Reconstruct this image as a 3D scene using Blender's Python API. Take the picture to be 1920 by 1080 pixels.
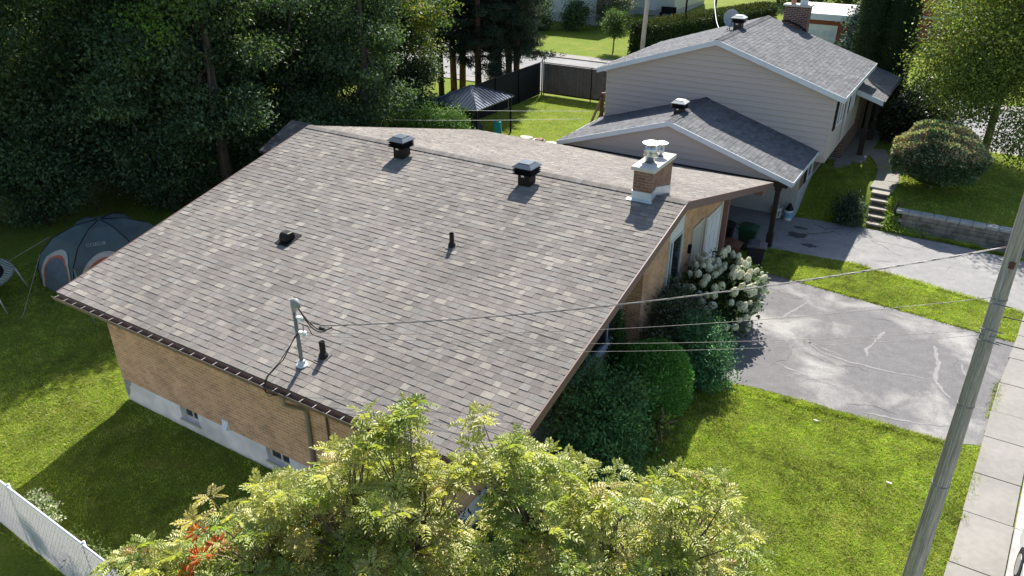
import bpy, math, random
import numpy as np
from mathutils import Vector, Matrix

# ------------------------------------------------------------------ scene, camera, sky, sun
for o in list(bpy.data.objects):
    bpy.data.objects.remove(o)
SC = bpy.context.scene
COL = SC.collection
rad = math.radians
random.seed(7)
RNG = np.random.default_rng(11)

cam_d = bpy.data.cameras.new("camera")
cam = bpy.data.objects.new("camera", cam_d)
COL.objects.link(cam)
cam_d.sensor_width = 36.0
cam_d.lens = 26.714
cam_d.clip_start = 0.1
cam_d.clip_end = 2000
_p, _y, _r = 0.4833, -0.54, 0.0059
_fw = Vector((math.sin(_y) * math.cos(_p), math.cos(_y) * math.cos(_p), -math.sin(_p)))
_rt = Vector((math.cos(_y), -math.sin(_y), 0))
_up = _rt.cross(_fw)
_rt2 = _rt * math.cos(_r) + _up * math.sin(_r)
_up2 = _up * math.cos(_r) - _rt * math.sin(_r)
_m = Matrix((_rt2, _up2, -_fw)).transposed().to_4x4()
_m.translation = Vector((15.957, -7.394, 10.627))
cam.matrix_world = _m
SC.camera = cam

SUN_EL, SUN_AZ = 46.5, -19.5          # azimuth from +Y towards +X
world = bpy.data.worlds.new("World")
SC.world = world
world.use_nodes = True
_nt = world.node_tree
_bg = _nt.nodes["Background"]
_sky = _nt.nodes.new("ShaderNodeTexSky")
_sky.sky_type = 'NISHITA'
_sky.sun_disc = False
_sky.sun_elevation = rad(SUN_EL)
_sky.sun_rotation = rad(SUN_AZ)
_sky.air_density = 1.0
_sky.dust_density = 1.0
_nt.links.new(_sky.outputs[0], _bg.inputs[0])
_bg.inputs[1].default_value = 0.098

sun_d = bpy.data.lights.new("sun", 'SUN')
sun_d.energy = 5.0
sun_d.angle = rad(0.5)
sun_d.color = (1.0, 0.955, 0.88)
sun = bpy.data.objects.new("sun", sun_d)
COL.objects.link(sun)
_sd = Vector((math.sin(rad(SUN_AZ)) * math.cos(rad(SUN_EL)), math.cos(rad(SUN_AZ)) * math.cos(rad(SUN_EL)), math.sin(rad(SUN_EL))))
sun.rotation_euler = _sd.to_track_quat('Z', 'Y').to_euler()

SC.view_settings.view_transform = 'Standard'
SC.view_settings.look = 'None'
SC.view_settings.exposure = 0.90
SC.view_settings.gamma = 1.0
SC.render.engine = 'CYCLES'
SC.cycles.max_bounces = 6
SC.cycles.diffuse_bounces = 3
SC.cycles.glossy_bounces = 2
SC.cycles.transmission_bounces = 4
SC.cycles.transparent_max_bounces = 8

# ------------------------------------------------------------------ helpers
def tag(o, label=None, cat=None, group=None, kind=None):
    if label: o["label"] = label
    if cat: o["category"] = cat
    if group: o["group"] = group
    if kind: o["kind"] = kind
    return o

def thing(name, loc, label, cat, group=None, rz=0.0):
    o = bpy.data.objects.new(name, None)
    o.empty_display_size = 0.2
    COL.objects.link(o)
    o.location = loc
    o.rotation_euler = (0, 0, rz)
    return tag(o, label, cat, group)

def wloc(o):
    v = Vector((0, 0, 0))
    while o is not None:
        v += o.location
        o = o.parent
    return v

def copy_tree(o, parent=None):
    c = o.copy()
    COL.objects.link(c)
    if parent is not None:
        c.parent = parent
    for ch in list(o.children):
        copy_tree(ch, c)
    return c

class MB:
    """collects faces and links them as ONE mesh object"""
    def __init__(self):
        self.v = []; self.f = []; self.c = []
    def add(self, vs, fs, col=None):
        b = len(self.v)
        self.v += [tuple(map(float, p)) for p in vs]
        for f in fs:
            self.f.append(tuple(i + b for i in f)); self.c.append(col)
        return self
    def box(self, x0, x1, y0, y1, z0, z1, col=None):
        return self.add([(x0,y0,z0),(x1,y0,z0),(x1,y1,z0),(x0,y1,z0),(x0,y0,z1),(x1,y0,z1),(x1,y1,z1),(x0,y1,z1)],
                        [(0,3,2,1),(4,5,6,7),(0,1,5,4),(1,2,6,5),(2,3,7,6),(3,0,4,7)], col)
    def frustum(self, cx, cy, z0, z1, ax0, ay0, ax1, ay1, col=None):
        return self.add([(cx-ax0,cy-ay0,z0),(cx+ax0,cy-ay0,z0),(cx+ax0,cy+ay0,z0),(cx-ax0,cy+ay0,z0),
                         (cx-ax1,cy-ay1,z1),(cx+ax1,cy-ay1,z1),(cx+ax1,cy+ay1,z1),(cx-ax1,cy+ay1,z1)],
                        [(0,3,2,1),(4,5,6,7),(0,1,5,4),(1,2,6,5),(2,3,7,6),(3,0,4,7)], col)
    def prism(self, poly, vec, col=None):
        """poly: planar list of 3D points, extruded by vec"""
        n = len(poly); vec = Vector(vec)
        a = [Vector(p) for p in poly]; b = [p + vec for p in a]
        nrm = Vector((0,0,0))
        for i in range(n):
            nrm += a[i].cross(a[(i+1) % n])
        fs = [tuple(range(n))[::-1], tuple(range(n, 2*n))] + [(i, (i+1) % n, n+(i+1) % n, n+i) for i in range(n)]
        if nrm.dot(vec) < 0:
            fs = [f[::-1] for f in fs]
        return self.add(a + b, fs, col)
    def tube(self, pts, r, n=8, cap=True, col=None):
        pts = [Vector(p) for p in pts]; m = len(pts)
        if not isinstance(r, (list, tuple)): r = [r] * m
        vs = []; ref = None
        for i, p in enumerate(pts):
            d = (pts[min(i+1, m-1)] - pts[max(i-1, 0)])
            if d.length < 1e-9: d = Vector((0,0,1))
            d.normalize()
            if ref is None:
                ref = Vector((1,0,0)) if abs(d.x) < .8 else Vector((0,1,0))
            u = (ref - d * ref.dot(d)).normalized(); w = d.cross(u); ref = u
            for k in range(n):
                a = 2*math.pi*k/n
                vs.append(p + (u*math.cos(a) + w*math.sin(a)) * r[i])
        fs = []
        for i in range(m-1):
            for k in range(n):
                k2 = (k+1) % n
                fs.append((i*n+k, i*n+k2, (i+1)*n+k2, (i+1)*n+k))
        if cap:
            fs.append(tuple(range(n))[::-1]); fs.append(tuple(range((m-1)*n, m*n)))
        return self.add(vs, fs, col)
    def lathe(self, cx, cy, prof, n=20, col=None):
        vs = []; m = len(prof)
        for r, z in prof:
            for k in range(n):
                a = 2*math.pi*k/n
                vs.append((cx + r*math.cos(a), cy + r*math.sin(a), z))
        fs = []
        for i in range(m-1):
            for k in range(n):
                k2 = (k+1) % n
                fs.append((i*n+k, i*n+k2, (i+1)*n+k2, (i+1)*n+k))
        fs.append(tuple(range(n))[::-1]); fs.append(tuple(range((m-1)*n, m*n)))
        return self.add(vs, fs, col)
    def build(self, name, mat, parent=None, smooth=False, bevel=0.0, local=False):
        me = bpy.data.meshes.new(name)
        off = wloc(parent) if (parent is not None and not local) else Vector((0,0,0))
        me.from_pydata([(p[0]-off.x, p[1]-off.y, p[2]-off.z) for p in self.v], [], self.f)
        if any(c is not None for c in self.c):
            at = me.attributes.new("Col", 'FLOAT_COLOR', 'FACE')
            at.data.foreach_set("color", np.array([(*(c or (1,1,1)), 1.0) for c in self.c], dtype=np.float32).ravel())
        if smooth:
            me.polygons.foreach_set("use_smooth", [True]*len(me.polygons))
        me.update()
        ob = bpy.data.objects.new(name, me)
        if mat: me.materials.append(mat)
        COL.objects.link(ob)
        if parent is not None: ob.parent = parent
        if bevel:
            md = ob.modifiers.new("bevel", 'BEVEL'); md.width = bevel; md.segments = 2; md.limit_method = 'ANGLE'
        return ob

def np_obj(name, V, F, mat, parent=None, cols=None, smooth=False):
    """big numpy mesh: V (n,3), F (m,k), cols (m,3)"""
    V = np.asarray(V, np.float32); F = np.asarray(F, np.int32)
    if parent is not None:
        V = V - np.array(wloc(parent), np.float32)
    me = bpy.data.meshes.new(name)
    m, k = F.shape
    me.vertices.add(len(V)); me.vertices.foreach_set("co", V.ravel())
    me.loops.add(m*k); me.loops.foreach_set("vertex_index", F.ravel())
    me.polygons.add(m); me.polygons.foreach_set("loop_start", np.arange(0, m*k, k, dtype=np.int32))
    if smooth: me.polygons.foreach_set("use_smooth", np.ones(m, bool))
    me.update(calc_edges=True)
    if cols is not None:
        at = me.attributes.new("Col", 'FLOAT_COLOR', 'FACE')
        c4 = np.ones((m, 4), np.float32); c4[:, :3] = cols
        at.data.foreach_set("color", c4.ravel())
    ob = bpy.data.objects.new(name, me)
    me.materials.append(mat)
    COL.objects.link(ob)
    if parent is not None: ob.parent = parent
    return ob

# ------------------------------------------------------------------ materials
def new_mat(name):
    m = bpy.data.materials.new(name); m.use_nodes = True
    nt = m.node_tree
    return m, nt, nt.nodes["Principled BSDF"]

def N(nt, typ, **kw):
    n = nt.nodes.new(typ)
    for k, v in kw.items():
        setattr(n, k, v)
    return n

def M(name, base, rough=.65, metal=0.0, var=.15, scale=6.0, bump=0.0, bscale=60.0, attr=False, spec=.35, big=0.0, bigscale=.6, stretch=None):
    m, nt, b = new_mat(name)
    L = nt.links.new
    b.inputs["Roughness"].default_value = rough
    b.inputs["Metallic"].default_value = metal
    b.inputs["Specular IOR Level"].default_value = spec
    tc = N(nt, "ShaderNodeTexCoord")
    src = tc.outputs["Object"]
    if stretch:
        mp = N(nt, "ShaderNodeMapping"); mp.inputs["Scale"].default_value = stretch
        L(src, mp.inputs[0]); src = mp.outputs[0]
    nz = N(nt, "ShaderNodeTexNoise"); nz.inputs["Scale"].default_value = scale; nz.inputs["Detail"].default_value = 6
    L(src, nz.inputs["Vector"])
    mr = N(nt, "ShaderNodeMapRange"); mr.inputs[1].default_value = .3; mr.inputs[2].default_value = .7
    mr.inputs[3].default_value = 1 - var; mr.inputs[4].default_value = 1 + var
    L(nz.outputs[0], mr.inputs[0])
    fac = mr.outputs[0]
    if big:
        nb = N(nt, "ShaderNodeTexNoise"); nb.inputs["Scale"].default_value = bigscale; nb.inputs["Detail"].default_value = 4
        L(src, nb.inputs["Vector"])
        m2 = N(nt, "ShaderNodeMapRange"); m2.inputs[1].default_value = .3; m2.inputs[2].default_value = .7
        m2.inputs[3].default_value = 1 - big; m2.inputs[4].default_value = 1 + big
        L(nb.outputs[0], m2.inputs[0])
        mm = N(nt, "ShaderNodeMath", operation='MULTIPLY'); L(fac, mm.inputs[0]); L(m2.outputs[0], mm.inputs[1]); fac = mm.outputs[0]
    vm = N(nt, "ShaderNodeVectorMath", operation='SCALE')
    if attr:
        a = N(nt, "ShaderNodeAttribute"); a.attribute_name = "Col"; L(a.outputs["Color"], vm.inputs[0])
    else:
        vm.inputs[0].default_value = base[:3]
    L(fac, vm.inputs["Scale"])
    L(vm.outputs[0], b.inputs["Base Color"])
    if bump:
        nb = N(nt, "ShaderNodeTexNoise"); nb.inputs["Scale"].default_value = bscale; nb.inputs["Detail"].default_value = 5
        L(src, nb.inputs["Vector"])
        bp = N(nt, "ShaderNodeBump"); bp.inputs["Strength"].default_value = bump; bp.inputs["Distance"].default_value = .02
        L(nb.outputs[0], bp.inputs["Height"]); L(bp.outputs[0], b.inputs["Normal"])
    return m

def leaf_mat(name, transl=.35, rough=.45, spec=.4, tint=(1.25, 1.35, .55)):
    m, nt, b = new_mat(name); L = nt.links.new
    a = N(nt, "ShaderNodeAttribute"); a.attribute_name = "Col"
    b.inputs["Roughness"].default_value = rough
    b.inputs["Specular IOR Level"].default_value = spec
    L(a.outputs["Color"], b.inputs["Base Color"])
    tr = N(nt, "ShaderNodeBsdfTranslucent")
    vm = N(nt, "ShaderNodeVectorMath", operation='MULTIPLY'); vm.inputs[1].default_value = tint
    L(a.outputs["Color"], vm.inputs[0]); L(vm.outputs[0], tr.inputs[0])
    mx = N(nt, "ShaderNodeMixShader"); mx.inputs[0].default_value = transl
    L(b.outputs[0], mx.inputs[1]); L(tr.outputs[0], mx.inputs[2])
    L(mx.outputs[0], nt.nodes["Material Output"].inputs["Surface"])
    return m

def brick_mat(name, c1, c2, mortar, bw=.21, bh=.072, ms=.011, var=.25):
    m, nt, b = new_mat(name); L = nt.links.new
    tc = N(nt, "ShaderNodeTexCoord")
    geo = N(nt, "ShaderNodeNewGeometry")
    sp = N(nt, "ShaderNodeSeparateXYZ"); L(geo.outputs["Position"], sp.inputs[0])
    ad = N(nt, "ShaderNodeMath", operation='ADD'); L(sp.outputs[0], ad.inputs[0]); L(sp.outputs[1], ad.inputs[1])
    cb = N(nt, "ShaderNodeCombineXYZ"); L(ad.outputs[0], cb.inputs[0]); L(sp.outputs[2], cb.inputs[1])
    br = N(nt, "ShaderNodeTexBrick")
    br.inputs["Color1"].default_value = (*c1, 1); br.inputs["Color2"].default_value = (*c2, 1); br.inputs["Mortar"].default_value = (*mortar, 1)
    br.inputs["Scale"].default_value = 1.0; br.inputs["Mortar Size"].default_value = ms; br.inputs["Mortar Smooth"].default_value = .2
    br.inputs["Brick Width"].default_value = bw; br.inputs["Row Height"].default_value = bh; br.inputs["Bias"].default_value = 0.0
    L(cb.outputs[0], br.inputs["Vector"])
    nz = N(nt, "ShaderNodeTexNoise"); nz.inputs["Scale"].default_value = 2.2; nz.inputs["Detail"].default_value = 8; nz.inputs["Roughness"].default_value = .7
    L(geo.outputs["Position"], nz.inputs["Vector"])
    mr = N(nt, "ShaderNodeMapRange"); mr.inputs[1].default_value = .3; mr.inputs[2].default_value = .7
    mr.inputs[3].default_value = 1-var; mr.inputs[4].default_value = 1+var
    L(nz.outputs[0], mr.inputs[0])
    vm = N(nt, "ShaderNodeVectorMath", operation='SCALE'); L(br.outputs[0], vm.inputs[0]); L(mr.outputs[0], vm.inputs["Scale"])
    L(vm.outputs[0], b.inputs["Base Color"]); b.inputs["Roughness"].default_value = .85; b.inputs["Specular IOR Level"].default_value = .2
    bp = N(nt, "ShaderNodeBump"); bp.inputs["Strength"].default_value = .6; bp.inputs["Distance"].default_value = .01; bp.invert = True
    L(br.outputs["Fac"], bp.inputs["Height"]); L(bp.outputs[0], b.inputs["Normal"])
    return m

def glass_mat(name, col=(.02,.025,.03), rough=.06):
    m, nt, b = new_mat(name)
    b.inputs["Base Color"].default_value = (*col, 1); b.inputs["Roughness"].default_value = rough
    b.inputs["Specular IOR Level"].default_value = .7
    return m

def metal_mat(name, col, rough=.35):
    return M(name, col, rough=rough, metal=1.0, var=.12, scale=9)

mt = {}
mt['shingle'] = M('shingle_brown', (1,1,1), rough=.92, var=.22, scale=55, bump=.5, bscale=220, attr=True, spec=.15, big=.13, bigscale=.45)
mt['shingle_grey'] = M('shingle_grey', (1,1,1), rough=.92, var=.2, scale=45, bump=.4, bscale=200, attr=True, spec=.15, big=.08, bigscale=.6)
mt['ridge'] = M('ridge_cap', (1,1,1), rough=.92, var=.2, scale=55, bump=.4, bscale=200, attr=True, spec=.15)
mt['brick'] = brick_mat('buff_brick', (.66,.36,.185), (.50,.26,.125), (.60,.46,.33))
mt['brick_dark'] = brick_mat('red_brick', (.16,.06,.045), (.10,.04,.03), (.35,.30,.27))
mt['brick_chim'] = brick_mat('brown_brick', (.30,.155,.10), (.21,.10,.065), (.30,.25,.21), bw=.19, bh=.066, ms=.009)
mt['brick_red'] = M('far_red_brick', (.30,.10,.06), rough=.9, var=.2, scale=12)
mt['parge'] = M('parged_concrete', (.78,.74,.70), rough=.9, var=.14, scale=3, bump=.25, bscale=30, big=.16, bigscale=1.2)
mt['stucco'] = M('grey_stucco', (.44,.44,.42), rough=.95, var=.12, scale=14, bump=.5, bscale=50)
mt['fascia'] = M('mauve_brown_aluminium', (.165,.098,.09), rough=.55, var=.06, scale=3)
mt['gutter'] = M('gutter_metal', (.20,.14,.11), rough=.5, var=.2, scale=6)
mt['gutter_in'] = M('gutter_inside', (.10,.10,.105), rough=.5, var=.4, scale=9)
mt['hanger'] = M('hanger_metal', (.38,.36,.33), rough=.45, var=.1)
mt['white'] = M('white_paint', (.72,.73,.74), rough=.5, var=.05, scale=2)
mt['white_alu'] = M('white_aluminium', (.62,.66,.70), rough=.45, var=.06, scale=3)
mt['cream'] = M('cream_trim', (.58,.55,.45), rough=.55, var=.06)
mt['beige_door'] = M('beige_door', (.50,.48,.41), rough=.5, var=.06)
mt['glass'] = glass_mat('window_glass')
mt['black'] = M('black_plastic', (.011,.010,.011), rough=.5, var=.15, scale=8, spec=.25)
mt['blackmetal'] = M('black_painted_steel', (.012,.010,.010), rough=.5, var=.2, scale=6, spec=.2)
mt['rubber'] = M('black_rubber', (.02,.02,.02), rough=.8, var=.1)
mt['galv'] = metal_mat('galvanised', (.62,.63,.64), .38)
mt['galv2'] = M('grey_steel_pipe', (.20,.205,.21), rough=.6, metal=.0, var=.15, scale=10)
mt['flash'] = M('flashing', (.62,.66,.70), rough=.4, metal=.3, var=.08)
mt['concrete'] = M('concrete', (.262,.247,.224), rough=.9, var=.08, scale=9, bump=.25, bscale=90, big=.10, bigscale=.8)
mt['slab'] = M('chimney_slab', (.55,.53,.47), rough=.9, var=.08, scale=12, bump=.2)
mt['siding'] = M('taupe_siding', (.53,.45,.405), rough=.6, var=.04, scale=2, stretch=(.3,.3,12))
mt['siding_cream'] = M('cream_siding', (.62,.61,.54), rough=.6, var=.04, scale=2)
mt['wood_brown'] = M('brown_stained_wood', (.13,.07,.045), rough=.7, var=.2, scale=8, stretch=(6,6,1))
mt['beam'] = M('dark_brown_beam', (.035,.022,.02), rough=.6, var=.15)
mt['pinkwood'] = M('pinkish_brown_paint', (.24,.13,.11), rough=.6, var=.1)
mt['bark'] = M('dark_bark', (.09,.07,.055), rough=.95, var=.35, scale=7, bump=.8, bscale=25, stretch=(1,1,.25))
mt['bark_pine'] = M('pine_bark', (.17,.095,.065), rough=.95, var=.4, scale=7, bump=.8, bscale=22, stretch=(1,1,.3))
mt['bark_birch'] = M('birch_bark', (.30,.27,.24), rough=.9, var=.35, scale=6, stretch=(1,1,3))
mt['twig'] = M('grey_brown_twig', (.16,.12,.09), rough=.85, var=.25, scale=12)
mt['pole'] = M('weathered_pole_wood', (.45,.405,.355), rough=.95, var=.38, scale=6, bump=1.0, bscale=30, stretch=(7,7,.30), big=.2, bigscale=.3)
mt['wire'] = M('dark_cable', (.03,.03,.03), rough=.5, var=.1)
mt['wire_pale'] = M('aluminium_cable', (.22,.21,.20), rough=.45, metal=.4, var=.3, scale=14)  # paler, slightly metallic cable tone
mt['leaf'] = leaf_mat('broad_leaf', .36, rough=.55, spec=.3)
mt['leaf_shiny'] = leaf_mat('glossy_leaf', .28, rough=.36, spec=.55)
mt['needle'] = leaf_mat('needle_foliage', .15, rough=.6, spec=.2)
mt['grass'] = leaf_mat('grass_blade', .48, rough=.5, spec=.3, tint=(1.3,1.35,.6))
mt['petal'] = leaf_mat('cream_petal', .25, rough=.7, spec=.15, tint=(1,1,.85))

# ------------------------------------------------------------------ terrain
def ss(a, b, x):
    t = np.clip((np.asarray(x, float) - a) / (b - a), 0, 1)
    return t*t*(3-2*t)

def hz(x, y):
    x = np.asarray(x, float); y = np.asarray(y, float)
    sl = 0.92*ss(20.45, 22.6, y)
    rt = np.where(y > 21.1, .70 + .25*ss(21.1, 24.0, y), 0.0)
    k = ss(14.45, 14.75, x)
    h = (sl*(1-k) + rt*k) * ss(2.5, 6.0, x) * (1 - ss(29.0, 33.0, y)) * (1 - .0*x)
    h = h + np.clip(y - 43.6, 0, 60)*.03
    h = h - .5*ss(.35, -2.9, y)*(1 - ss(8.5, 11.0, x))
    return h

def H(x, y): return float(hz(x, y))

def lawn_material():
    m, nt, b = new_mat('lawn'); L = nt.links.new
    tc = N(nt, "ShaderNodeTexCoord")
    n1 = N(nt, "ShaderNodeTexNoise"); n1.inputs["Scale"].default_value = .9; n1.inputs["Detail"].default_value = 8; n1.inputs["Roughness"].default_value = .65
    n2 = N(nt, "ShaderNodeTexNoise"); n2.inputs["Scale"].default_value = 14; n2.inputs["Detail"].default_value = 8; n2.inputs["Roughness"].default_value = .75
    L(tc.outputs["Object"], n1.inputs["Vector"]); L(tc.outputs["Object"], n2.inputs["Vector"])
    r1 = N(nt, "ShaderNodeValToRGB")
    r1.color_ramp.elements[0].position = .3; r1.color_ramp.elements[0].color = (.125,.185,.018,1)
    r1.color_ramp.elements[1].position = .72; r1.color_ramp.elements[1].color = (.23,.23,.05,1)
    e = r1.color_ramp.elements.new(.52); e.color = (.16,.21,.024,1)
    L(n1.outputs[0], r1.inputs[0])
    mr = N(nt, "ShaderNodeMapRange"); mr.inputs[1].default_value = .3; mr.inputs[2].default_value = .7; mr.inputs[3].default_value = .55; mr.inputs[4].default_value = 1.35
    L(n2.outputs[0], mr.inputs[0])
    vm = N(nt, "ShaderNodeVectorMath", operation='SCALE'); L(r1.outputs[0], vm.inputs[0]); L(mr.outputs[0], vm.inputs["Scale"])
    L(vm.outputs[0], b.inputs["Base Color"]); b.inputs["Roughness"].default_value = .9; b.inputs["Specular IOR Level"].default_value = .1
    bp = N(nt, "ShaderNodeBump"); bp.inputs["Strength"].default_value = .9; bp.inputs["Distance"].default_value = .05
    L(n2.outputs[0], bp.inputs["Height"]); L(bp.outputs[0], b.inputs["Normal"])
    return m
mt['lawn'] = lawn_material()

def build_ground():
    xs = np.concatenate([np.linspace(-400,-30,12), np.arange(-25,-12,1.5), np.arange(-12,21.01,.25), np.arange(22,40,2), np.linspace(45,400,12)])
    ys = np.concatenate([np.linspace(-300,-20,8), np.arange(-16,-6,2), np.arange(-6,34.01,.25), np.arange(35,80,1.5), np.linspace(85,900,14)])
    X, Y = np.meshgrid(xs, ys)
    V = np.stack([X, Y, hz(X, Y)], -1).reshape(-1, 3)
    nx, ny = len(xs), len(ys)
    i = np.arange(nx-1)[None, :] + np.arange(ny-1)[:, None]*nx
    F = np.stack([i, i+1, i+1+nx, i+nx], -1).reshape(-1, 4)
    o = np_obj('ground', V, F, mt['lawn'], smooth=True)
    tag(o, 'mown lawn and ground between the houses', 'ground', kind='structure')
build_ground()

def asphalt_mat(name, c, light, lam=.5, speck=.22):
    m, nt, b = new_mat(name); L = nt.links.new
    tc = N(nt, "ShaderNodeTexCoord")
    n1 = N(nt, "ShaderNodeTexNoise"); n1.inputs["Scale"].default_value = .55; n1.inputs["Detail"].default_value = 5; n1.inputs["Roughness"].default_value = .6; n1.inputs["Distortion"].default_value = .6
    n2 = N(nt, "ShaderNodeTexNoise"); n2.inputs["Scale"].default_value = 38; n2.inputs["Detail"].default_value = 6; n2.inputs["Roughness"].default_value = .8
    n3 = N(nt, "ShaderNodeTexNoise"); n3.inputs["Scale"].default_value = 3.2; n3.inputs["Detail"].default_value = 7; n3.inputs["Roughness"].default_value = .7
    for n in (n1, n2, n3): L(tc.outputs["Object"], n.inputs["Vector"])
    r = N(nt, "ShaderNodeMapRange"); r.inputs[1].default_value = lam; r.inputs[2].default_value = lam + .18
    L(n1.outputs[0], r.inputs[0])
    mx = N(nt, "ShaderNodeMix", data_type='RGBA'); mx.inputs[6].default_value = (*c, 1); mx.inputs[7].default_value = (*light, 1)
    L(r.outputs[0], mx.inputs[0])
    mr = N(nt, "ShaderNodeMapRange"); mr.inputs[1].default_value = .3; mr.inputs[2].default_value = .7; mr.inputs[3].default_value = 1-speck; mr.inputs[4].default_value = 1+speck
    L(n2.outputs[0], mr.inputs[0])
    m3 = N(nt, "ShaderNodeMapRange"); m3.inputs[1].default_value = .3; m3.inputs[2].default_value = .7; m3.inputs[3].default_value = .86; m3.inputs[4].default_value = 1.14
    L(n3.outputs[0], m3.inputs[0])
    mu = N(nt, "ShaderNodeMath", operation='MULTIPLY'); L(mr.outputs[0], mu.inputs[0]); L(m3.outputs[0], mu.inputs[1])
    vm = N(nt, "ShaderNodeVectorMath", operation='SCALE'); L(mx.outputs[2], vm.inputs[0]); L(mu.outputs[0], vm.inputs["Scale"])
    L(vm.outputs[0], b.inputs["Base Color"]); b.inputs["Roughness"].default_value = .95; b.inputs["Specular IOR Level"].default_value = .15
    bp = N(nt, "ShaderNodeBump"); bp.inputs["Strength"].default_value = .5; bp.inputs["Distance"].default_value = .01
    L(n2.outputs[0], bp.inputs["Height"]); L(bp.outputs[0], b.inputs["Normal"])
    return m
mt['drive'] = asphalt_mat('worn_asphalt', (.166,.161,.162), (.33,.318,.30), .50, .38)
mt['drive2'] = asphalt_mat('pale_asphalt', (.262,.257,.252), (.32,.312,.30), .5)
mt['road'] = asphalt_mat('street_asphalt', (.26,.255,.25), (.31,.305,.30), .5, .12)
mt['filler'] = M('crack_filler', (.245,.236,.233), rough=.9, var=.15, scale=12)
mt['oil'] = M('oil_stain', (.07,.07,.072), rough=.7, var=.3, scale=10)

def wiggle(poly, step=.14, amp=.05, seed=1):
    r = random.Random(seed); out = []
    n = len(poly)
    for i in range(n):
        a, b = poly[i], poly[(i+1) % n]
        d = math.hypot(b[0]-a[0], b[1]-a[1]); k = max(1, int(d/step))
        for j in range(k):
            t = j/k
            out.append((a[0]+(b[0]-a[0])*t + r.uniform(-amp, amp)*(j > 0), a[1]+(b[1]-a[1])*t + r.uniform(-amp, amp)*(j > 0)))
    return out

def sheet(name, poly, z, mat, label, cat, amp=.05, seed=1, drape=False):
    p = wiggle(poly, amp=amp, seed=seed)
    mb = MB(); mb.add([(x, y, (H(x, y) if drape else 0) + z) for x, y in p], [tuple(range(len(p)))])
    o = mb.build(name, mat)
    return tag(o, label, cat, kind='structure')

DRV = [(9.6,8.0),(11.5,8.32),(13.6,8.66),(17.4,8.78),(18.02,9.0),(18.08,9.9),(18.6,14.3),(14.5,14.72),(11.7,15.05),(9.6,15.3)]
sheet('driveway', DRV, .006, mt['drive'], 'worn asphalt driveway of the brick house with pale repaired cracks', 'driveway', .035, 3)
DRV2 = [(3.3,17.0),(11.0,16.95),(13.86,17.2),(18.85,16.25),(19.15,20.2),(16.5,20.55),(14.4,20.6),(11.5,20.25),(3.3,20.3)]
sheet('neighbor_driveway', DRV2, .006, mt['drive2'], 'pale asphalt driveway running under the neighbour carport', 'driveway', .03, 5)

def xl(y):      # left edge of the front sidewalk
    return float(np.interp(y, [-20, 0, 4.75, 11.9, 14.6, 20, 33.5], [15.3, 17.2, 17.63, 18.26, 18.62, 19.15, 20.5]))

def ribbon(mb, pts, w, z):
    pts = [Vector((p[0], p[1], 0)) for p in pts]
    L_, R_ = [], []
    for i, p in enumerate(pts):
        d = (pts[min(i+1, len(pts)-1)] - pts[max(i-1, 0)]).normalized(); n = Vector((-d.y, d.x, 0))
        ww = w*random.uniform(.4, 1.3)*(0.35 if i in (0, len(pts)-1) else 1)
        L_.append(p + n*ww/2 + Vector((0,0,z))); R_.append(p - n*ww/2 + Vector((0,0,z)))
    m = len(pts)
    mb.add(L_ + R_, [(i, m+i, m+i+1, i+1) for i in range(m-1)])

def crack(mb, ctrl, w, z, amp=.05):
    pts = []
    for a, b in zip(ctrl[:-1], ctrl[1:]):
        k = max(2, int(math.hypot(b[0]-a[0], b[1]-a[1])/.12))
        for j in range(k):
            t = j/k; pts.append((a[0]+(b[0]-a[0])*t+random.uniform(-amp,amp), a[1]+(b[1]-a[1])*t+random.uniform(-amp,amp)))
    pts.append(ctrl[-1]); ribbon(mb, pts, w, z)

cr = MB()
for c, w in [([(12.9,12.3),(13.2,13.2),(13.35,13.9)], .16), ([(13.3,11.9),(14.3,11.1),(14.9,11.0),(16.1,11.1),(16.75,11.2)], .12),
             ([(13.75,11.5),(14.9,11.15)], .10), ([(15.5,13.1),(15.25,11.9),(15.3,11.5)], .14), ([(13.3,10.0),(14.3,9.75),(14.9,9.7)], .12),
             ([(12.4,10.5),(13.0,10.1)], .1), ([(16.75,13.0),(16.9,12.2),(16.9,11.2),(17.3,10.6)], .2), ([(11.9,14.1),(12.9,14.0),(13.3,13.9)], .1),
             ([(15.6,8.95),(16.8,9.15),(17.6,9.5)], .12), ([(17.4,12.4),(17.7,11.2),(17.6,10.2)], .1)]:
    crack(cr, c, w*.5, .011, .03)
tag(cr.build('driveway_crack_filler', mt['filler']), 'pale filler lines along the driveway cracks', 'crack filler', kind='structure')
hc = MB()
for k in range(9):
    x0 = random.uniform(11.6,17.6); y0 = random.uniform(9.2,14.2); a = random.choice([0.2,1.4,1.7,-.2])+random.uniform(-.5,.5); pts = [(x0,y0)]
    for j in range(random.randint(2,5)):
        a += random.uniform(-.7,.7); x0 += .3*math.cos(a); y0 += .3*math.sin(a)
        if not (11.4 < x0 < 17.8 and 9.05 < y0 < 14.3): break
        pts.append((x0,y0))
    if len(pts) > 1: crack(hc, pts, .014, .0108, .02)
for k in range(12):
    x0 = random.uniform(12.5,18.3); y0 = random.uniform(17.3,20.0); a = random.uniform(0,6.28); pts = [(x0,y0)]
    for j in range(random.randint(2,5)):
        a += random.uniform(-.8,.8); x0 += .3*math.cos(a); y0 += .3*math.sin(a)
        if not (11.8 < x0 < 18.6 and 17.2 < y0 < 20.1): break
        pts.append((x0,y0))
    if len(pts) > 1: crack(hc, pts, .016, .0108, .03)
tag(hc.build('driveway_hairline_cracks', M('open_crack', (.12,.117,.114), rough=.95)), 'fine dark cracks in the two driveways', 'crack', kind='structure')
oil = MB()
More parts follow.
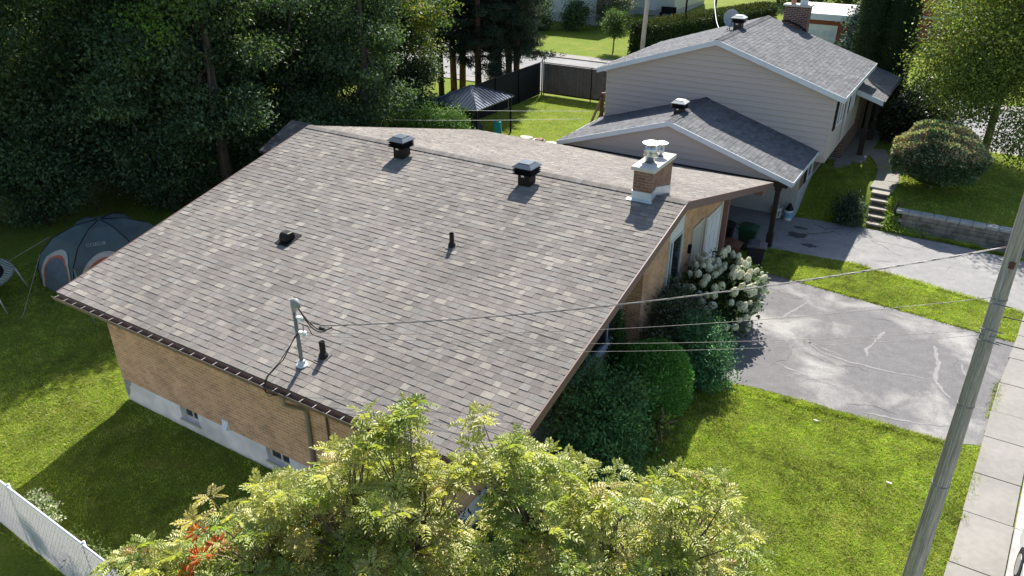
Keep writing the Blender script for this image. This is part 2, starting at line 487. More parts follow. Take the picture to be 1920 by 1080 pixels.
for cx, cy, a, b_ in [(12.0,18.6,.45,.3),(12.5,17.9,.35,.2),(11.9,19.3,.3,.15)]:
    oil.add([(cx+a*math.cos(t)*random.uniform(.5,1.1), cy+b_*math.sin(t)*random.uniform(.5,1.1), .011) for t in np.linspace(0, 2*math.pi, 22)[:-1]], [tuple(range(21))])
crack(oil, [(11.6,18.2),(12.3,18.9),(13.0,19.6),(13.3,19.4)], .04, .0115, .05)
crack(oil, [(12.2,20.0),(12.7,19.6),(13.2,20.1)], .05, .0118, .05)
tag(oil.build('driveway_oil_stain', mt['oil']), 'dark oil stains on the neighbour driveway', 'stain', kind='structure')

# sidewalk slabs, kerb strip, street
sw = MB(); cb = MB()
ycuts = [-6,-4.4,-2.8,-1.2,.4,2.0,3.55,5.0,6.55,7.9,9.35,10.5,11.9,13.3,14.7,16.1,17.5,18.9,20.3,21.7,23.1,24.5,25.9,27.3,28.7,30.1,31.5]
for a, b in zip(ycuts[:-1], ycuts[1:]):
    g = .009; j = random.uniform(-.02,.02); tilt = random.uniform(-.006,.006)
    p = [(xl(a)+j, a+g), (xl(a)+.84+j, a+g), (xl(b)+.84+j, b-g), (xl(b)+j, b-g)]
    sw.prism([(x, y, -.05) for x, y in p], (0,0,.105+tilt))
tag(sw.build('sidewalk', mt['concrete'], bevel=.006), 'pale concrete sidewalk slabs along the street', 'sidewalk', kind='structure')
for a, b in zip(ycuts[::2][:-1], ycuts[::2][1:]):
    cb.prism([(xl(a)+.862, a+.006, -.06), (xl(a)+1.06, a+.006, -.06), (xl(b)+1.06, b-.006, -.06), (xl(b)+.862, b-.006, -.06)], (0,0,.10))
tag(cb.build('curb', M('kerb_concrete', (.40,.38,.36), rough=.9, var=.15, scale=8, bump=.3)), 'worn concrete curb beside the street', 'curb', kind='structure')
st = MB()
ypts = [-20,-6,0,5,12,15,20,26,31.5]
vs = [(xl(y)+1.06, y, .003) for y in ypts] + [(xl(y)+9.5, y, .003) for y in ypts]; n_ = len(ypts)
st.add(vs, [(i, n_+i, n_+i+1, i+1) for i in range(n_-1)])
tag(st.build('street', mt['road']), 'grey asphalt street in front of the houses', 'street', kind='structure')
cs = MB(); cs.add([(-120,33.6,.004),(60,33.6,.004),(60,41.9,.004),(-120,41.9,.004)], [(0,1,2,3)])
tag(cs.build('cross_street', mt['road']), 'sunlit cross street behind the pine trees', 'street', kind='structure')
cw = MB()
for y0, y1 in ((32.3,33.35),(42.15,43.2)):
    x = -60.0
    while x < 40:
        cw.box(x, x+1.48, y0, y1, -.05, .05 + random.uniform(-.004,.004)); x += 1.5
    cw.box(-60, 40, y1+.002 if y0 < 40 else y0-.22, y1+.2 if y0 < 40 else y0-.002, -.05, .07)
tag(cw.build('cross_street_sidewalk', mt['concrete']), 'concrete sidewalks on both sides of the cross street', 'sidewalk', kind='structure')

# ------------------------------------------------------------------ shingles
def shingle_slope(mb, P0, ux, us, W, Ls, exposure, palette, weights, tmin=.003, tmax=.011, wmin=.11, wmax=.24, seed=1, keep=None):
    """tabs laid course by course on the plane P0 + u*ux + s*us"""
    r = random.Random(seed)
    P0 = Vector(P0); ux = Vector(ux).normalized(); us = Vector(us).normalized(); nn = ux.cross(us)
    if nn.z < 0: nn = -nn
    ncourse = int(math.ceil(Ls/exposure))
    for i in range(ncourse):
        s0 = i*exposure; s1 = min(s0 + exposure + .012, Ls)
        u = -r.uniform(0, wmax)
        while u < W:
            w = r.uniform(wmin, wmax)
            a = max(u, 0); b = min(u+w-.003, W); u += w
            if b - a < .01: continue
            if keep and not keep((a+b)/2, (s0+s1)/2): continue
            t = r.uniform(tmin, tmax*.55) if r.random() < .6 else tmax
            c = palette[r.choices(range(len(palette)), weights)[0]]
            k = r.uniform(.93, 1.08); c = (c[0]*k, c[1]*k, c[2]*k)
            ds = r.uniform(-.004, .004) + .007*math.sin(a*.9+i*1.7) + .004*math.sin(a*2.7+i*.6)
            if i == 0: ds = 0
            p = [P0+ux*a+us*(s0+ds), P0+ux*b+us*(s0+ds), P0+ux*b+us*s1, P0+ux*a+us*s1]
            top = [p[0]+nn*(t+.004), p[1]+nn*(t+.004), p[2]+nn*.003, p[3]+nn*.003]
            mb.add([p[0], p[1]] + top, [(2,3,4,5), (0,1,3,2), (0,2,5), (1,4,3)], c)

PAL1 = [(.222,.200,.182), (.206,.186,.170), (.188,.170,.156), (.292,.266,.232), (.252,.229,.201), (.226,.212,.197)]
WT1 = [.38, .20, .10, .09, .09, .14]
PAL2 = [(.148,.149,.157), (.130,.131,.140), (.168,.168,.174), (.115,.116,.124)]
WT2 = [.42, .28, .18, .12]

# ------------------------------------------------------------------ the brick house
W = 11.233; ZE = 2.823; RF = 7.899; ZR = 4.615; RB = 8.697; ZB = 2.396
SF = (ZR-ZE)/RF; SB = (ZR-ZB)/RB
house = thing('brick_house', (5.5, 7.5, 0), 'low buff brick bungalow under a wide brown shingle roof', 'house')

rf = MB()
lf = math.hypot(RF, ZR-ZE); lb = math.hypot(RB, ZR-ZB)
shingle_slope(rf, (0,0,ZE), (1,0,0), (0,RF,ZR-ZE), W, lf, .1446, PAL1, WT1, seed=4)
shingle_slope(rf, (0,RF+RB,ZB), (1,0,0), (0,-RB,ZR-ZB), W, lb, .1446, PAL1, WT1, seed=5)
dk = .03     # deck under the shingles
rf.prism([(.005,.01,ZE-.004),(.005,RF,ZR-.004),(.005,RF+RB-.01,ZB-.004),(.005,RF+RB-.01,ZB-dk-.03),(.005,RF,ZR-dk-.03),(.005,.01,ZE-dk-.03)], (W-.01,0,0), (.2,.17,.16))
roof = rf.build('roof', mt['shingle'], house)
cap = MB(); x = 0.0; rr = random.Random(9)
while x < W:
    x1 = min(x+.15, W); c = PAL1[rr.choice([0,1,1,2,5])]; k = rr.uniform(.8,1.0); c = tuple(v*k for v in c)
    if not (9.98 < (x+x1)/2 < 10.6):
        for sy, sl in ((-1, SF), (1, SB)):
            a = .15
            p = [(x, RF, ZR+.035), (x1+.02, RF, ZR+.022), (x1+.02, RF+sy*a, ZR-sl*a+.02), (x, RF+sy*a, ZR-sl*a+.03)]
            q = [(v[0], v[1], v[2]-.02) for v in p]
            cap.add(p+q, [(0,1,2,3) if sy < 0 else (3,2,1,0), (3,2,6,7), (0,3,7,4), (1,5,6,2)], c)
    x = x1
capA = MB(); capB = MB()
for f_, c_ in zip(cap.f, cap.c): (capA if cap.v[f_[0]][0] < 10.2 else capB).add([cap.v[i] for i in f_], [tuple(range(len(f_)))], c_)
capA.build('ridge_cap', mt['ridge'], roof); capB.build('ridge_cap', mt['ridge'], roof)

def roofz(y):
    return ZE + SF*y if y < RF else ZR - SB*(y-RF)

# walls
XW0, YW0, YW1, XS, XN, YJ = .80, .45, 14.55, 9.90, 10.31, 8.15
wl = MB()
def wall_poly(x, y0, y1, z0):
    p = [(x,y0,z0),(x,y0,roofz(y0)-.06)]
    if y0 < RF < y1: p.append((x,RF,ZR-.06))
    p += [(x,y1,roofz(y1)-.06),(x,y1,z0)]
    return p
wl.prism(wall_poly(XW0, YW0, YW1, .6), (XS-XW0,0,0))
wl.prism(wall_poly(XS-.05, YJ, YW1-.01, .25), (XN-XS+.05,0,0))
wl.build('brick_wall', mt['brick'], house)

# foundation with a real recess for each basement window
BW = [(2.78,3.36),(5.45,6.1),(8.1,8.7)]
fd = MB(); xx = XW0+.012; zb0, zb1 = .26, .585
for a, b in BW:
    fd.box(xx, a, YW0+.012, 8, -.4, .6); fd.box(a, b, YW0+.012, 8, -.4, zb0); fd.box(a, b, YW0+.18, 8, zb0, .6); xx = b
fd.box(xx, XS-.012, YW0+.012, 8, -.4, .6)
fd.box(XW0+.012, XS-.012, 8, YW1-.012, -.4, .6)
fd.box(XS-.012, XN-.012, YJ+.012, YW1-.03, -.4, .25)
fd.build('foundation', mt['parge'], house)
pt = MB(); pt.add([(XW0+.009,YW0+.008,.6),(XW0+.30,YW0+.008,.6),(XW0+.28,YW0+.008,.5),(XW0+.2,YW0+.008,.44),(XW0+.16,YW0+.008,.25),(XW0+.05,YW0+.008,.1),(XW0+.009,YW0+.008,.2)], [(0,6,5,4,3,2,1)])
pt.build('parging_patch', M('grey_patch', (.30,.30,.29), rough=.9, var=.25, scale=9), house)
for a, b in BW:
    f = MB(); y0 = YW0+.10
    for (x0,x1,z0,z1) in ((a,a+.05,zb0,zb1),(b-.05,b,zb0,zb1),(a+.05,b-.05,zb0,zb0+.05),(a+.05,b-.05,zb1-.05,zb1),((a+b)/2-.02,(a+b)/2+.02,zb0+.05,zb1-.05)):
        f.box(x0,x1,y0,y0+.06,z0,z1)
    f.box(a-.03, b+.03, YW0-.03, y0, zb0-.05, zb0-.002)
    w = f.build('basement_window', mt['cream'], house)
    g = MB(); g.box(a+.05,b-.05,y0+.02,y0+.04,zb0+.05,zb1-.05); g.build('pane', mt['glass'], w)

# fascia boards on the rakes and eaves
def rake_board(x0, x1, d=.19):
    m = MB(); e = .012
    for x in (x0,):
        poly = [(x,-.005,ZE+e),(x,RF,ZR+e),(x,RF+RB,ZB+e),(x,RF+RB,ZB-d),(x,RF,ZR-d),(x,-.005,ZE-d)]
        m.prism(poly, (x1-x0,0,0))
    return m
rake_board(W+.003, W+.032).build('rake_fascia', mt['fascia'], house, bevel=.004)
rake_board(-.032, -.003).build('rake_fascia', mt['fascia'], house, bevel=.004)
for y0, y1, z in ((.012,.04,ZE),(RF+RB-.03,RF+RB-.002,ZB)):
    ef = MB(); ef.box(0, W, y0, y1, z-.19, z-.02); ef.build('eave_fascia', mt['fascia'], house)
sf = MB()   # soffits
for (x0,x1) in ((.0,XW0),(XN,W)):
    sf.prism([(x0,.05,ZE-.15),(x0,RF,ZR-.15),(x0,RF+RB-.05,ZB-.15),(x0,RF+RB-.05,ZB-.17),(x0,RF,ZR-.17),(x0,.05,ZE-.17)], (x1-x0,0,0))
sf.prism([(XW0,.05,ZE-.15),(XW0,YW0,roofz(YW0)-.15),(XW0,YW0,roofz(YW0)-.17),(XW0,.05,ZE-.17)], (XN-XW0,0,0))
sf.prism([(XW0,YW1,roofz(YW1)-.15),(XW0,RF+RB-.05,ZB-.15),(XW0,RF+RB-.05,ZB-.17),(XW0,YW1,roofz(YW1)-.17)], (XN-XW0,0,0))
sf.build('soffit', M('brown_soffit', (.20,.14,.12), rough=.6, var=.08), house)

# gutter along the front eave
gu = MB(); gz = ZE-.135; prof = [(-.005,ZE-.02),(-.005,gz),(-.10,gz),(-.128,ZE-.035)]
t_ = .004
gu.prism([(-.03,-.005,ZE-.015),(-.03,-.005,gz),(-.03,-.10,gz),(-.03,-.128,ZE-.035),(-.03,-.133,ZE-.035),(-.03,-.105,gz-t_),(-.03,.0,gz-t_),(-.03,.0,ZE-.015)], (W+.06,0,0))
gut = gu.build('gutter', mt['gutter'], house)
gi = MB(); gi.box(-.02, W+.02, -.098, -.006, gz+.001, gz+.012); gi.build('gutter_debris', mt['gutter_in'], gut)
hm = MB(); hm.box(-.007,.007,-.134,.0,ZE-.034,ZE-.024)
h0 = hm.build('gutter_hanger', mt['hanger'], gut, local=True); h0.location = Vector((0,0,0)) - wloc(gut)
nh = 36
for i in range(nh):
    o = h0 if i == 0 else h0.copy()
    if i: COL.objects.link(o); o.parent = gut
    o.location = Vector((.12 + i*(W-.24)/(nh-1), 0, 0)) - wloc(gut)
dsp = MB(); dsp.tube([(6.85,-.06,gz),(6.85,-.06,gz-.18),(6.86,.36,gz-.55),(6.86,.40,gz-.7),(6.86,.40,.35)], .042, 10)
dsp.build('downspout', M('downspout_metal', (.30,.25,.2), rough=.5, var=.1), house, smooth=True)
cd = MB(); cd.tube([(7.35,.42,2.6),(7.35,.42,.7)], .02, 8); cd.build('conduit', mt['wood_brown'], house, smooth=True)
wv = MB(); wv.prism([(4.24,.45,.60),(4.24,.45,.80),(4.24,.36,.60)], (.15,0,0)); wv.box(4.22,4.41,.43,.449,.58,.82)
wv.build('dryer_vent_hood', mt['white'], house)

# street facade (faces +x)
def facade_window(x, y0, y1, z0, z1, mull=(), fw=.06, mat='white_alu', sill=True, transom=None):
    f = MB(); d = .05
    def bar(a, b, c, e): f.box(x, x+d, a, b, c, e)
    bar(y0, y0+fw, z0, z1); bar(y1-fw, y1, z0, z1); bar(y0+fw, y1-fw, z0, z0+fw); bar(y0+fw, y1-fw, z1-fw, z1)
    for q in mull: bar(q-.025, q+.025, z0+fw, z1-fw)
    o = f.build('window', mt[mat], house)
    g = MB(); g.box(x+.004, x+.02, y0+fw, y1-fw, z0+fw, z1-fw); g.build('pane', mt['glass'], o)
    if sill:
        s = MB(); s.box(x, x+.12, y0-.05, y1+.05, z0-.07, z0-.003); s.build('sill', mt['white_alu'], o)
    if transom:
        t = MB(); t.prism([(x, y0, z1+.004), (x, y0, transom(y0)), (x, y1, transom(y1)), (x, y1, z1+.004)], (.035, 0, 0)); t.build('transom_panel', mt['white'], o)
facade_window(XS, 5.15, 7.85, .95, 2.72, mull=(5.95, 7.05))
facade_window(XN, 9.75, 10.75, .75, 2.72, mull=(9.98,), transom=lambda y: roofz(y)-.18)
dr = MB(); dr.box(XN, XN+.05, 11.62, 11.70, .25, 2.42); dr.box(XN, XN+.05, 12.48, 12.56, .25, 2.42); dr.box(XN, XN+.05, 11.70, 12.48, 2.34, 2.42)
dro = dr.build('front_door', mt['cream'], house)
dl = MB(); dl.box(XN+.003, XN+.03, 11.70, 12.48, .25, 2.34); dl.build('door_leaf', mt['beige_door'], dro)
dh = MB(); dh.lathe(XN+.07, 12.38, [(.01,1.2),(.03,1.22),(.03,1.26),(.01,1.28)], 10); dh.build('door_handle', mt['galv'], dro, smooth=True)
gd = MB(); gz1 = 2.28
gd.box(XN+.003, XN+.04, 12.86, 14.2, .05, gz1)
gdo = gd.build('garage_door', mt['white'], house)
gp = MB()
for i in range(4):
    for j in range(3):
        y0 = 12.92 + j*.43; z0 = .12 + i*.54
        gp.box(XN+.041, XN+.052, y0, y0+.36, z0, z0+.42)
gp.build('raised_panel', mt['white'], gdo)
for y0, y1 in ((14.2,14.38),(12.74,12.86)):
    gt = MB(); gt.box(XN, XN+.055, y0, y1, .03, 2.36); gt.build('garage_trim', mt['cream'], house)
lp = MB(); lp.box(XN, XN+.09, 11.42, 11.50, 1.75, 2.0); lp.build('porch_lamp', mt['black'], house)
pp = MB(); pp.box(10.36, 10.50, 14.43, 14.56, 0, roofz(14.5)-.17); pp.box(10.50, 11.1, 14.45, 14.54, roofz(14.5)-.3, roofz(14.5)-.18)
pp.build('porch_post', mt['pinkwood'], house)
rb = MB(); rb.prism([(10.6,16.0,roofz(16.0)-.2),(10.6,16.45,roofz(16.45)-.2),(10.6,16.45,roofz(16.45)-.36),(10.6,16.0,roofz(16.0)-.44)], (.5,0,0)); rb.build('rafter_tail', mt['pinkwood'], house)

# chimney
ch = MB(); cx0, cx1, cy0, cy1 = 10.06, 10.50, 7.60, 8.82
ch.box(cx0, cx1, cy0, cy1, 4.0, 5.22)
chim = ch.build('chimney', mt['brick_chim'], house)
sl = MB(); sl.box(cx0-.055, cx1+.055, cy0-.06, cy1+.06, 5.222, 5.31); sl.build('chimney_slab', mt['slab'], chim, bevel=.008)
fl = MB()
for x in (cx0-.012, cx1):
    fl.prism([(x,cy0-.012,roofz(cy0)-.02),(x,RF,ZR-.02),(x,cy1+.012,roofz(cy1)-.02),(x,cy1+.012,roofz(cy1)+.20),(x,RF,ZR+.20),(x,cy0-.012,roofz(cy0)+.20)], (.012,0,0))
fl.box(cx0, cx1, cy0-.012, cy0-.001, roofz(cy0)-.03, roofz(cy0)+.20); fl.box(cx0, cx1, cy1+.001, cy1+.012, roofz(cy1)-.03, roofz(cy1)+.16)
fl.prism([(cx0-.10,cy0-.10,roofz(cy0-.10)+.022),(cx1+.05,cy0-.10,roofz(cy0-.10)+.022),(cx1+.05,cy0-.013,roofz(cy0)+.024),(cx0-.10,cy0-.013,roofz(cy0)+.024)], (0,0,.005))
fl.build('chimney_flashing', mt['flash'], chim)
c1 = MB(); fx, fy, z = 10.25, 8.02, 5.31
c1.lathe(fx, fy, [(.115,z),(.115,z+.13),(.15,z+.135),(.17,z+.17),(.125,z+.24),(.15,z+.25),(.165,z+.28),(.12,z+.36),(.09,z+.37),(.085,z+.43)], 24)
c1.build('turbine_flue', mt['galv'], chim, smooth=True)
c2 = MB(); c2.lathe(fx, fy, [(.20,z+.43),(.205,z+.44),(.10,z+.475),(.01,z+.485)], 28); c2.build('flue_cap', mt['galv'], chim, smooth=False)
c3 = MB(); fx2, fy2 = 10.29, 8.55
c3.lathe(fx2, fy2, [(.07,z),(.07,z+.20),(.06,z+.20),(.055,z+.30)], 20); c3.build('flue_pipe', mt['galv'], chim, smooth=True)
c4 = MB(); c4.lathe(fx2, fy2, [(.15,z+.30),(.155,z+.31),(.09,z+.335),(.01,z+.345)], 24); c4.build('flue_cap', mt['galv'], chim)

# attic vents
def attic_vent(parent, x, y, zroof, h=.30, s=.158, mat='blackmetal', k=1.0, slope=SF, hat='hat_metal'):
    m = MB(); sk = .045
    m.frustum(x, y, zroof-.14, zroof+h, s, s, s*.96, s*.96)
    o = m.build('attic_vent', mt[mat], parent, bevel=.006)
    lv = MB(); z = zroof + h
    for i in range(3):
        lv.frustum(x, y, z-.03, z+.015, s*1.62, s*1.62, s*1.05, s*1.05); z += .05
        lv.box(x-s*.95, x+s*.95, y-s*.95, y+s*.95, z-.05, z-.03)
    lv.build('louver', mt[mat], o)
    ht = MB(); ht.box(x-s*1.62, x+s*1.62, y-s*1.62, y+s*1.62, z-.03, z-.012); ht.frustum(x, y, z-.012, z+.055, s*1.62, s*1.62, s*1.05, s*1.05)
    ht.frustum(x, y, z+.055, z+.075, s*.98, s*.98, s*.95, s*.95)
    ht.build('vent_hat', mt[hat], o)
    lb = MB(); lb.box(x-s*.4, x+s*.1, y-s-.004, y-s+.004, zroof+h-.11, zroof+h-.07); lb.build('maker_plate', mt['galv'], o)
    return o
mt['hat_metal'] = M('blue_grey_hat', (.09,.11,.13), rough=.22, var=.1, spec=.8)  # glossy blue-grey hat, lighter than the black vent body
attic_vent(house, 3.74, 7.42, roofz(7.42))
attic_vent(house, 7.50, 7.36, roofz(7.36))
bv = MB(); bx, by = 3.58, 3.42; bz = roofz(by)
bv.prism([(bx-.12,by-.15,bz+.0),(bx-.12,by-.15,bz+.12),(bx-.12,by-.09,bz+.21),(bx-.12,by+.10,bz+.21),(bx-.12,by+.15,bz+.05)], (.24,0,0))
bvo = bv.build('exhaust_hood', mt['black'], house, bevel=.03)
bf = MB(); bf.prism([(bx-.2,by-.22,roofz(by-.22)+.02),(bx+.2,by-.22,roofz(by-.22)+.02),(bx+.2,by+.26,roofz(by+.26)+.02),(bx-.2,by+.26,roofz(by+.26)+.02)], (0,0,.006)); bf.build('hood_flange', mt['black'], bvo)
mt['flange'] = M('dull_flange', (.16,.15,.145), rough=.6, var=.2)
for px_, py_, hh, r in ((7.27,4.60,.32,.05),(6.99,.88,.34,.055)):
    z0 = roofz(py_)
    m = MB(); m.tube([(px_,py_,z0-.05),(px_,py_,z0+hh)], r, 18, cap=False); m.tube([(px_,py_,z0+hh),(px_,py_,z0-.02)], r*.82, 18, cap=False)
    o = m.build('vent_pipe', mt['rubber'], house, smooth=True)
    m = MB(); m.lathe(px_, py_, [(r*1.7,z0-.02),(r*1.6,z0+.06),(r*1.15,z0+.11),(r*.9,z0+.11)], 18); m.build('pipe_collar', mt['rubber'], o, smooth=True)
    m = MB(); a = r*2.0; m.prism([(px_-a,py_-a*1.25,roofz(py_-a*1.25)+.02),(px_+a,py_-a*1.25,roofz(py_-a*1.25)+.02),(px_+a,py_+a,roofz(py_+a)+.02),(px_-a,py_+a,roofz(py_+a)+.02)], (0,0,.006)); m.build('pipe_flange', mt['flange'], o)

# service mast
mx, my = 6.76, .56; mz = roofz(my)
m = MB(); m.tube([(mx,my,mz-.35),(mx,my,4.10)], .037, 16)
mast = m.build('service_mast', mt['galv2'], house, smooth=True)
for z in (3.35, 3.72, 3.95, 3.12):
    m = MB(); m.lathe(mx, my, [(.039,z),(.045,z+.004),(.045,z+.026),(.039,z+.03)], 16); m.build('mast_clamp', mt['galv2'], mast)
m = MB(); m.tube([(mx,my,4.08),(mx,my,4.22),(mx+.02,my-.005,4.29),(mx+.07,my-.01,4.31),(mx+.12,my-.015,4.27),(mx+.14,my-.02,4.2)], [.042,.052,.058,.058,.05,.038], 14)
m.build('weatherhead', M('weatherhead_grey', (.30,.31,.32), rough=.6, var=.1), mast, smooth=True)
m = MB(); m.lathe(mx, my, [(.11,mz+.01),(.105,mz+.03),(.07,mz+.05),(.06,mz+.11),(.046,mz+.12)], 18); m.build('mast_flashing', mt['flash'], mast)
for z in (3.98, 3.68):
    m = MB(); m.box(mx+.045, mx+.17, my-.03, my+.03, z-.02, z+.02); m.lathe(mx+.17, my, [(.02,z-.05),(.045,z-.03),(.03,z),(.045,z+.03),(.02,z+.05)], 12); m.build('insulator', mt['white'], mast)
def sag(a, b, s, n=18):
    a = Vector(a); b = Vector(b)
    return [a.lerp(b, i/n) - Vector((0,0,4*s*(i/n)*(1-i/n))) for i in range(n+1)]
m = MB()
for k, (dx, dz) in enumerate(((.55,-.10),(.48,-.16),(.62,-.05))):
    m.tube(sag((mx+.13, my-.02, 4.2), (mx+.17+dx, my+.04+.02*k, 4.02+dz), .16+.03*k, 12), .011, 6)
m.tube(sag((mx+.16, my, 3.98), (mx+.75, my+.06, 3.99), .04, 6), .008, 6)
m.box(mx+.52, mx+.62, my+.03, my+.07, 3.86, 3.91)
m.build('drip_loop', mt['wire'], mast, smooth=True)
m = MB()
m.tube([(mx+.06,my,3.66),(mx+.0,my-.07,3.6),(mx-.12,my-.3,3.2),(mx-.28,my-.55,2.95),(mx-.28,my-.68,2.80),(mx-.2,my-.72,2.72),(mx+.05,my-.66,2.70),(mx+.12,my-.45,2.72)], .010, 6)
m.tube([(mx+.06,my,3.70),(mx-.02,my-.07,3.55),(mx-.18,my-.35,3.15),(mx-.30,my-.58,2.93),(mx-.27,my-.72,2.78),(mx-.1,my-.76,2.70),(mx+.1,my-.62,2.74)], .008, 6)
m.tube([(mx+.17,my,3.68),(mx+.14,my+.02,3.85),(mx+.25,my+.02,3.86),(mx+.33,my+.03,3.70)], .007, 6)
m.build('phone_cable', mt['wire'], mast, smooth=True)

# ------------------------------------------------------------------ utility pole and overhead lines
plx, ply = 17.08, 3.8
pole = thing('utility_pole', (plx, ply, 0), 'weathered grey wooden utility pole beside the concrete sidewalk', 'utility pole')
def pol(z): return Vector((plx - .021*z, ply, z))
m = MB(); m.tube([pol(z) for z in (-.5,0,3,6,9,12)], [.15,.145,.118,.094,.085,.08], 20)
m.build('pole_shaft', mt['pole'], pole, smooth=True)
m = MB(); a0 = -.9
for k, off in enumerate((.0,.16,.30)):
    a = -1.9 + off
    m.tube([pol(z) + Vector(((.148-.0085*z)*math.cos(a), (.148-.0085*z)*math.sin(a), 0)) for z in np.linspace(.2, 6.2-.35*k, 14)], .005 if k else .008, 6)
m.build('pole_riser', M('riser_cable', (.45,.46,.48), rough=.4, metal=.5, var=.2), pole, smooth=True)
for z in (2.5, 4.0, 5.2, 5.75):
    m = MB(); m.lathe(pol(z).x, ply, [(.147-.0085*z, z-.010), (.152-.0085*z, z-.008), (.152-.0085*z, z+.008), (.147-.0085*z, z+.010)], 20); m.build('pole_band', mt['galv2'], pole)
for z in (5.12, 5.3, 5.7):
    p = pol(z); m = MB(); m.tube([p+Vector((-.13,-.11,0)), p+Vector((.17,-.12,0))], .008, 6); m.build('pole_bracket', mt['galv2'], pole)
m = MB(); p = pol(6.28); m.box(p.x-.02, p.x+.05, ply-.125, ply-.10, 6.24, 6.33); m.build('pole_tag', M('rusty_tag', (.10,.04,.03), rough=.7), pole)
def line(pts_fn, r, label, mat='wire'):
    m = MB(); m.tube(pts_fn, r, 6); o = m.build('overhead_cable', mt[mat], None, smooth=True)
    return tag(o, label, 'cable', 'overhead cables between the mast and the pole')
# twisted service drop
dropm = MB(); A_ = Vector((mx+.75, my+.06, 3.99)); B_ = pol(6.5) + Vector((-.10,-.05,0))
base = sag(A_, B_, .22, 90)
dd = (B_-A_).normalized(); s1 = dd.cross(Vector((0,0,1))).normalized(); s2 = s1.cross(dd)
for k in range(3):
    dropm.tube([p + (s1*math.cos(i*.55+k*2.1) + s2*math.sin(i*.55+k*2.1))*.009 for i, p in enumerate(base)], .005, 5)
o = dropm.build('overhead_cable', mt['wire_pale'], None, smooth=True)
tag(o, 'thick twisted service cable, topmost from the mast to the pole', 'cable', 'overhead cables between the mast and the pole')
line(sag((mx+.17, my, 3.70), pol(5.75)+Vector((-.10,-.05,0)), .22, 40), .004, 'thin cable sagging just below the twisted service cable', 'wire_pale')
line(sag((mx+.19, my, 3.66), pol(5.24)+Vector((-.11,-.06,0)), .20, 40), .0032, 'third thin cable from the mast meeting the pole at its metal clamp', 'wire_pale')
line(sag((mx+.06, my-.03, 3.52), pol(5.16)+Vector((-.11,-.06,0)), .25, 40), .003, 'lowest thin cable from the mast to the pole', 'wire_pale')
line(sag(pol(5.5)+Vector((.11,-.02,0)), (30, 5.5, 5.6), .25, 30), .008, 'cable leaving the right side of the pole across the street', 'wire')
line(sag(pol(5.1)+Vector((.11,-.02,0)), (30, 5.0, 5.2), .25, 30), .008, 'lower cable leaving the right side of the pole across the street', 'wire')

# ------------------------------------------------------------------ the split-level house behind
n_house = thing('siding_house', (7.7, 24, 0), 'split-level house with taupe siding and grey shingle roof', 'house')
NX0, NX1, NY0, NY1 = 3.42, 12.05, 20.75, 27.1
AX, AZ, NS = 7.74, 5.91, .321         # ridge x, ridge z, pitch
EVL, EVR = 3.13, 12.36               # eaves
RY0, RY1 = 20.42, 27.42
def nroof(x): return AZ - NS*abs(x-AX)
# upper storey core and its lapped boards
core = MB(); core.prism([(NX0+.02,NY0+.02,2.05),(NX1-.02,NY0+.02,2.05),(NX1-.02,NY0+.02,nroof(NX1)-.09),(AX,NY0+.02,AZ-.09),(NX0+.02,NY0+.02,nroof(NX0)-.09)], (0,NY1-NY0-.04,0))
core.build('upper_wall', mt['siding'], n_house)
def lap_gable(mb, y, xl_fn, xr_fn, z0, z1, step=.205, d=.042):
    z = z0
    while z < z1 - .01:
        zt = min(z + step, z1)
        a0, a1, b0, b1 = xl_fn(z), xl_fn(zt), xr_fn(z), xr_fn(zt)
        if b1 < a1: a1 = b1 = (a1+b1)/2
        if b0 - a0 > .02:
            zc = zt-.012; mb.add([(a0,y-d,z),(b0,y-d,z),(b1,y-.006,zc),(a1,y-.006,zc),(a0,y+.012,z+.004),(b0,y+.012,z+.004),(b1,y+.012,zt+.001),(a1,y+.012,zt+.001)], [(0,1,2,3),(0,4,5,1),(3,2,6,7)])
        z = zt
sd = MB()
gx = lambda z: max(NX0, AX-(AZ-.07-z)/NS); gxr = lambda z: min(NX1, AX+(AZ-.07-z)/NS)
lap_gable(sd, NY0+.02, gx, gxr, 2.03, AZ-.07)
z = 2.03
while z < nroof(NX1)-.1:      # street side
    zt = min(z+.205, nroof(NX1)-.08)
    sd.add([(NX1+.002,NY0,z),(NX1+.002,27.0,z),(NX1-.017,27.0,zt),(NX1-.017,NY0,zt),(NX1-.03,NY0,z),(NX1-.03,27.0,z)], [(0,1,2,3),(0,4,5,1)]); z = zt
sd.build('siding', mt['siding'], n_house)
for a, b in ((NX1-.07,NX1+.012),(NX0-.012,NX0+.07)):
    cpost = MB(); cpost.box(a, b, NY0-.012, NY0+.07, 2.03, nroof(NX1)-.08); cpost.build('corner_trim', mt['siding'], n_house)
# roofs
nr = MB()
Lr = math.hypot(EVR-AX, NS*(EVR-AX)); Ll = math.hypot(AX-EVL, NS*(AX-EVL))
shingle_slope(nr, (EVR,RY0,nroof(EVR)), (0,1,0), (-(EVR-AX),0,NS*(EVR-AX)), RY1-RY0, Lr, .146, PAL2, WT2, wmin=.16, wmax=.34, seed=21)
shingle_slope(nr, (EVL,RY0,nroof(EVL)), (0,1,0), ((AX-EVL),0,NS*(AX-EVL)), RY1-RY0, Ll, .146, PAL2, WT2, wmin=.16, wmax=.34, seed=22)
nr.prism([(EVL,RY0+.01,nroof(EVL)-.004),(AX,RY0+.01,AZ-.004),(EVR,RY0+.01,nroof(EVR)-.004),(EVR,RY0+.01,nroof(EVR)-.06),(AX,RY0+.01,AZ-.06),(EVL,RY0+.01,nroof(EVL)-.06)], (0,RY1-RY0-.02,0), (.14,.14,.15))
PX1, PY0, PY1, PXI, PZI = 13.12, 25.4, 30.5, 12.07, 3.73   # lower porch roof
def proof(x): return PZI - NS*(x-PXI)
Lp = math.hypot(PX1-PXI, NS*(PX1-PXI))
